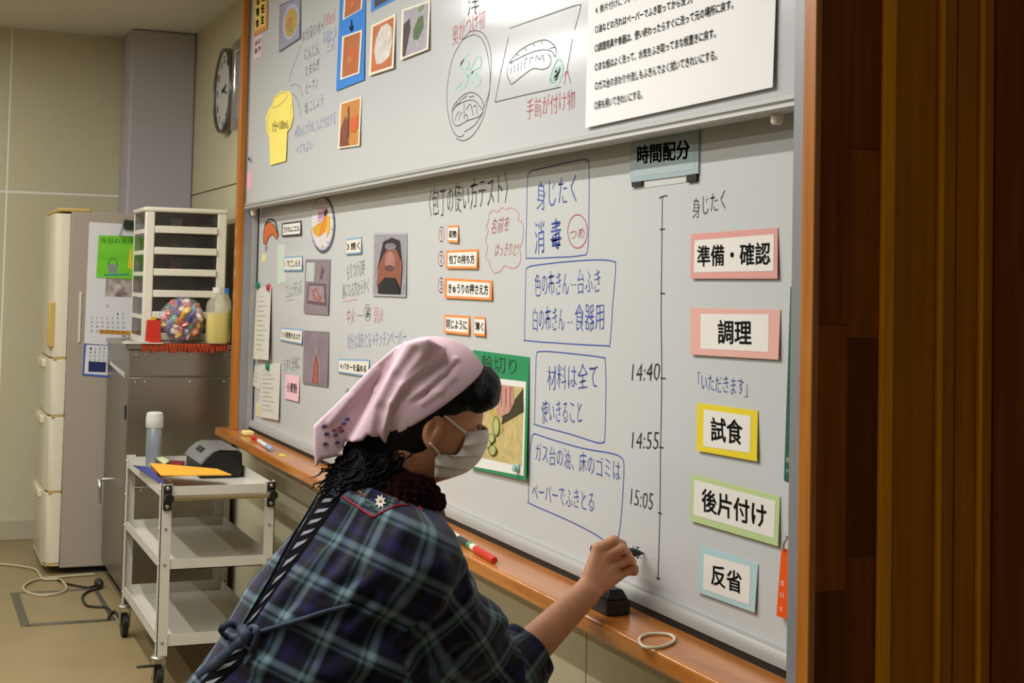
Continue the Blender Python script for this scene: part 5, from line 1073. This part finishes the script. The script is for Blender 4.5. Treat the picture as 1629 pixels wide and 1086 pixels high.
# loose curls
cur = MB(); rr_ = random.Random(3)
for k in range(230):
    u0, v0 = rr_.uniform(515, 655), rr_.uniform(715, 780)
    s0 = hit(f_hair, u0, v0, lift=-.002)
    if s0 is None: continue
    dr = nrm(-right*rr_.uniform(.1, 1)+(-up_)*rr_.uniform(.4, 1.2)-fwd*.1); ph = rr_.random()*6; amp = rr_.uniform(.002, .006); L_ = rr_.uniform(.02, .045)
    P = [s0+dr*L_*t+amp*(right*math.sin(ph+t*9)+up_*math.cos(ph+t*9)*.6-fwd*(.5+.5*math.sin(ph+t*7))) for t in [i/9 for i in range(10)]]
    cur.tube(P, [.0016]*8+[.0012, .0006], 5)
cur.build('loose_curls', M_hair, hr, smooth=0)['kind'] = 'stuff'
# fringe strands
fs_ = MB()
for k in range(60):
    u0 = 728+k*.95+rr_.uniform(-3, 3); v0 = 640+rr_.uniform(-3, 4)
    s0 = hit(f_hair, u0, v0-12, lift=.0); s1 = hit(f_hair, u0, v0-26, lift=.0)
    if s0 is None or s1 is None: continue
    d_ = s0-s1; P = [s1, s0, s0+d_*.55, s0+d_*1.0+hf*.002]; fs_.tube(P, [.0016, .0018, .0014, .0005], 5)
fs_.build('fringe_strands', M_hair, hr, smooth=0)['kind'] = 'stuff'
# eye line and brow
def on_skin(u, v, lift=.0008): return hit(f_skin, u, v, lift=lift)
for nm_, pts, r in (('eyelashes', [(764, 671), (768, 670), (772, 671), (775, 674)], .0014), ('eyebrow', [(757, 654), (763, 652), (770, 653)], .0018)):
    Q = [q for q in (on_skin(u, v) for u, v in pts) if q is not None]
    if len(Q) > 1: MB().tube(Q, r, 6).build(nm_, M_hair, ps, smooth=0)
# mask
rows_n = [(741, 687), (738, 704), (725, 724), (696, 724), (692, 742), (691, 759)]; rows_c = [(776, 683), (777, 697), (771, 717), (761, 734), (743, 750), (720, 759)]
Dn = [2.553, 2.545, 2.540, 2.532, 2.535, 2.54]; NC = 9; NR = 26; grid = []
rn = smooth_path([(a[0], a[1], d_) for a, d_ in zip(rows_n, Dn)], 5); rc2 = smooth_path([(a[0], a[1], 2.606) for a in rows_c], 5); NR = len(rn)
mid_n = hl
for j in range(NR):
    row = []
    pn, pc = rn[j], rc2[j]; pl = .0075*(2*((j/NR*4) % 1)-1) if 1 < j < NR-2 else 0
    for i in range(NC):
        s = i/(NC-1); x_ = pn[0]+(pc[0]-pn[0])*math.sin(s*math.pi/2); y_ = pn[1]+(pc[1]-pn[1])*math.sin(s*math.pi/2); D_ = pn[2]+(pc[2]-pn[2])*(1-math.cos(s*math.pi/2))
        row.append(A_(x_, y_, D_)+(-fwd*(1-s)+right*s)*pl*math.sin(math.pi*min(1, s+.15)))
    c0_ = row[-1]; mir = [q-hl*2*((q-c0_)@hl) for q in row[:-1]][::-1]; grid.append(row+mir)
W_ = 2*NC-1; m_ = MB(); m_.add([q for r_ in grid for q in r_], [(j*W_+i, j*W_+i+1, (j+1)*W_+i+1, (j+1)*W_+i) for j in range(NR-1) for i in range(W_-1)])
mk = m_.build('face_mask', mat('mask_white', '#d9d4ce', rough=.85, bump=.05, bscale=700), ps, smooth=18)
sd_ = mk.modifiers.new('thickness', 'SOLIDIFY'); sd_.thickness = .0016; sd_.offset = 0
M_strap = mat('strap_white', '#dad7d2', rough=.8)
for pts, dd in (([(690, 653), (702, 657), (716, 668), (730, 680), (741, 688)], 0), ([(684, 705), (690, 711), (697, 719), (700, 724)], 0)):
    Q = [on_skin(u, v, .003) for u, v in pts]; Q = [q if q is not None else A_(*p_, 2.53) for q, p_ in zip(Q, pts)]; Q[-1] = A_(*pts[-1], 2.545 if pts[-1][0] > 710 else 2.53)
    MB().tube(smooth_path(Q, 4), .0022, 6).build('ear_loop', M_strap, mk, smooth=0)
# piping, embroidery and back lacing on the smock
def ribbon(mb, pts, w, lift, f=f_smock):
    Q = [hit(f, u, v, lift=lift) for u, v in smooth_path(pts, 6)]; Q = [q for q in Q if q is not None]
    vs = []
    for i in range(len(Q)):
        d_ = nrm(Q[min(i+1, len(Q)-1)]-Q[max(i-1, 0)]); s = nrm(np.cross(d_, nrm(CAM-Q[i])))*w/2; vs += [Q[i]+s, Q[i]-s]
    return mb.add(vs, [(2*i, 2*i+2, 2*i+3, 2*i+1) for i in range(len(Q)-1)])
M_pip = mat('red_piping', '#9c1f2c', rough=.7)
def pipe(pts, r, m, nm_, f=f_smock, par=None):
    Q = [hit(f, u, v, lift=.001) for u, v in smooth_path(pts, 5)]; Q = [q for q in Q if q is not None]
    if len(Q) > 2: MB().tube(Q, r, 6).build(nm_, m, par or sm, smooth=0)
pipe([(545, 789), (565, 803), (583, 815), (595, 822)], .0022, M_pip, 'piping'); pipe([(595, 822), (612, 812), (632, 804), (652, 803)], .0022, M_pip, 'piping'); pipe([(614, 768), (632, 768), (650, 780), (660, 797), (672, 812)], .0022, M_pip, 'piping')
fc = np.array([605, 797.]); M_pet = mat('petal_white', '#e2ddd0', rough=.8)
for k in range(8):
    a = k*math.pi/4+.3; tip = fc+np.array([math.cos(a)*9.5, math.sin(a)*12]); sd2 = np.array([-math.sin(a), math.cos(a)])*2.4; md = fc+(tip-fc)*.5
    P = [hit(f_smock, *q, lift=.0022) for q in (fc, md+sd2, tip, md-sd2)]
    if all(q is not None for q in P): MB().prism(P, (CAM-P[0])/np.linalg.norm(CAM-P[0])*.001).build('flower_petal', M_pet, sm)
pc_ = hit(f_smock, *fc, lift=.003)
if pc_ is not None: MB().ell(pc_, (.003, .003, .003), 8, 6).build('flower_centre', flat('#c9a23a'), sm)
for u, v, c in ((578, 787, '#b5622a'), (584, 797, '#4a7a4a'), (592, 804, '#4a7a4a'), (622, 797, '#4a7a4a'), (630, 793, '#a85a3a'), (640, 799, '#4a7a5a'), (655, 798, '#5a8a6a'), (572, 782, '#b07a30')):
    pipe([(u-3, v+2), (u, v-1), (u+3, v+3)], .0013, flat(c), 'embroidery')
M_lacing = mat('black_lacing', '#0c0c10', rough=.9, spec=.05); M_grey = mat('grey_lining', '#77767e', rough=.8)
Lp = [(514, 780), (490, 820), (465, 862), (431, 925), (391, 994)]; Rp = [(541, 792), (517, 826), (492, 862), (448, 923), (403, 988)]
def strip(Lp, Rp, m, nm_, lift, n=24):
    vs = []; a_, b_ = smooth_path(Lp, 6), smooth_path(Rp, 6); k = 5
    for p0, p1 in zip(a_, b_):
        for i in range(k):
            q = p0*(1-i/(k-1))+p1*(i/(k-1)); h_ = hit(f_smock, q[0], q[1], lift=lift); vs.append(h_ if h_ is not None else vs[-1])
    n_ = len(a_); return MB().add(vs, [(j*k+i, j*k+i+1, (j+1)*k+i+1, (j+1)*k+i) for j in range(n_-1) for i in range(k-1)]).build(nm_, m, sm, smooth=0)
def lerp2(A, t): 
    t = t*(len(A)-1); i = min(int(t), len(A)-2); return np.array(A[i])*(1-(t-i))+np.array(A[i+1])*(t-i)
Lp2 = [(385, 1015), (352, 1050), (318, 1086), (300, 1105)]; Rp2 = [(402, 1020), (380, 1055), (345, 1090), (330, 1110)]
for La, Ra, n_ in ((Lp, Rp, 9), (Lp2, Rp2, 4)):
    strip(La, Ra, M_lacing, 'back_lacing', .002)
    for k in range(n_):
        t0 = (k+.15)/n_; t1 = (k+.95)/n_
        q = [lerp2(La, t1)*.75+lerp2(Ra, t1)*.25, lerp2(La, (t0+t1)/2)*.72+lerp2(Ra, (t0+t1)/2)*.28, lerp2(La, t0)*.2+lerp2(Ra, t0)*.8, lerp2(La, (t0+t1)/2)*.3+lerp2(Ra, (t0+t1)/2)*.7]
        P = [hit(f_smock, *p_, lift=.0035) for p_ in q]
        if all(p_ is not None for p_ in P): MB().prism(P, nrm(CAM-P[0])*.0008).build('lacing_gap', M_grey, sm)
pipe([(512, 778), (488, 819), (462, 861), (428, 925), (389, 992)], .003, M_lacing, 'back_edge')
# waist bow
M_tie = mat('tie_navy', '#232b3c', rough=.8, c2='#39455a', nscale=30)
bw = empty('waist_bow', (0, 0, 0)); bpy.data.objects.remove(bw)
def bowpath(pts, lift): return [A_(u, v, 0) if False else (lambda h_: h_ if h_ is not None else A_(u, v, 2.42))(hit(f_smock, u, v, lift=l_)) for (u, v), l_ in zip(pts, lift)]
def band(nm_, pts, lift, w, m=M_tie):
    Q = smooth_path(bowpath(pts, lift), 5); vs = []
    for i in range(len(Q)):
        d_ = nrm(Q[min(i+1, len(Q)-1)]-Q[max(i-1, 0)]); s = nrm(np.cross(d_, nrm(CAM-Q[i])+.25*up_))*w/2; vs += [Q[i]+s, Q[i]-s]
    o = MB().add(vs, [(2*i, 2*i+2, 2*i+3, 2*i+1) for i in range(len(Q)-1)]).build(nm_, m, sm, smooth=0)
    s_ = o.modifiers.new('thickness', 'SOLIDIFY'); s_.thickness = .002
    return o
band('bow_loop', [(392, 1010), (375, 995), (360, 992), (353, 1003), (362, 1012), (380, 1012), (392, 1010)], [.012, .02, .022, .02, .012, .008, .01], .012)
band('bow_loop', [(392, 1010), (400, 998), (408, 1000), (408, 1016), (400, 1030), (392, 1022), (392, 1010)], [.012, .02, .026, .024, .018, .012, .012], .011)
band('bow_tail', [(390, 1014), (372, 1030), (350, 1048), (330, 1064), (314, 1078)], [.014, .012, .010, .008, .006], .018)
band('bow_tail', [(394, 1014), (404, 1030), (396, 1048), (388, 1056)], [.014, .012, .008, .006], .006)
MB().ell(hit(f_smock, 392, 1011, lift=.014), (.011, .011, .012), 12, 8).build('bow_knot', M_tie, sm, smooth=0)
pipe([(394, 1010), (430, 1000), (470, 988), (520, 972), (560, 962)], .004, M_tie, 'waist_tie')
# kerchief embroidery
for u, v, c in ((515, 678, '#4a3a6a'), (519, 690, '#4a3a6a'), (517, 706, '#4a3a6a'), (533, 692, '#5a4a8a'), (536, 704, '#4a3f6a'), (531, 684, '#9a4a6a'), (540, 680, '#a04a5a'), (546, 674, '#4a4a9a'), (552, 667, '#4a4aa0'), (543, 686, '#8a3a4a')):
    pipe([(u-3, v+2), (u, v-2), (u+2, v+1), (u+4, v-2)], .0014, flat(c), 'embroidery', f_ker, kc)
# trousers and shoes (below the picture)
def f_trs(p):
    d = None
    for h_, k_, a_ in zip(HJ, KN, AN):
        c = smin(cone(p, h_, k_, .098, .075), cone(p, k_, a_, .075, .066), .03); d = c if d is None else smin(d, c, .02)
    d = smin(d, cone(p, HJ[0], HJ[1], .12, .12), .04); return smax(d, -half(p, np.array([0, 0, .07]), np.array([0, 0, 1.])), .005)-.002*wav(p, 40, 41)
sdf_object('trousers', f_trs, FL+np.array([-.4, -.3, .0]), FL+np.array([.4, .3, .85]), .009, mat('dark_trousers', '#23262c', rough=.9), ps)
for a_ in AN:
    def f_sh(p, a_=a_): return smax(smin(cone(p, a_+np.array([0, -.02, -.03]), a_+np.array([0, .15, -.042]), .046, .040), cone(p, a_, a_+np.array([0, 0, .02]), .05, .05), .03), -half(p, np.array([0, 0, .002]), np.array([0, 0, 1.])), .004)
    sdf_object('shoe', f_sh, a_-.12+np.array([0, 0, .05]), a_+np.array([.12, .26, .12]), .006, mat('indoor_shoe', '#d8d4cc', rough=.6), ps)
# marker in the hand
mt, mb_ = A_(1024, 880, 2.868), A_(941, 873, 2.826); dv = mt-mb_; Lm = np.linalg.norm(dv)
t = empty('marker_pen', mt, 'black marker pen held in the right hand against the whiteboard', 'marker', gm)
MB().lathe(mb_, [(.007, 0), (.0086, .003), (.0086, Lm*.78)], 18, axis=dv).build('barrel', mat('black_marker_barrel', '#141416', rough=.3), t, smooth=40)
MB().lathe(mb_+dv*.775, [(.0088, 0), (.0080, Lm*.06), (.0040, Lm*.17), (.0030, Lm*.18)], 18, axis=dv).build('collar', M_blk, t, smooth=40)
MB().lathe(mb_+dv*.955, [(.0030, 0), (.0014, Lm*.045)], 10, axis=dv).build('nib', M_blk, t, smooth=40)
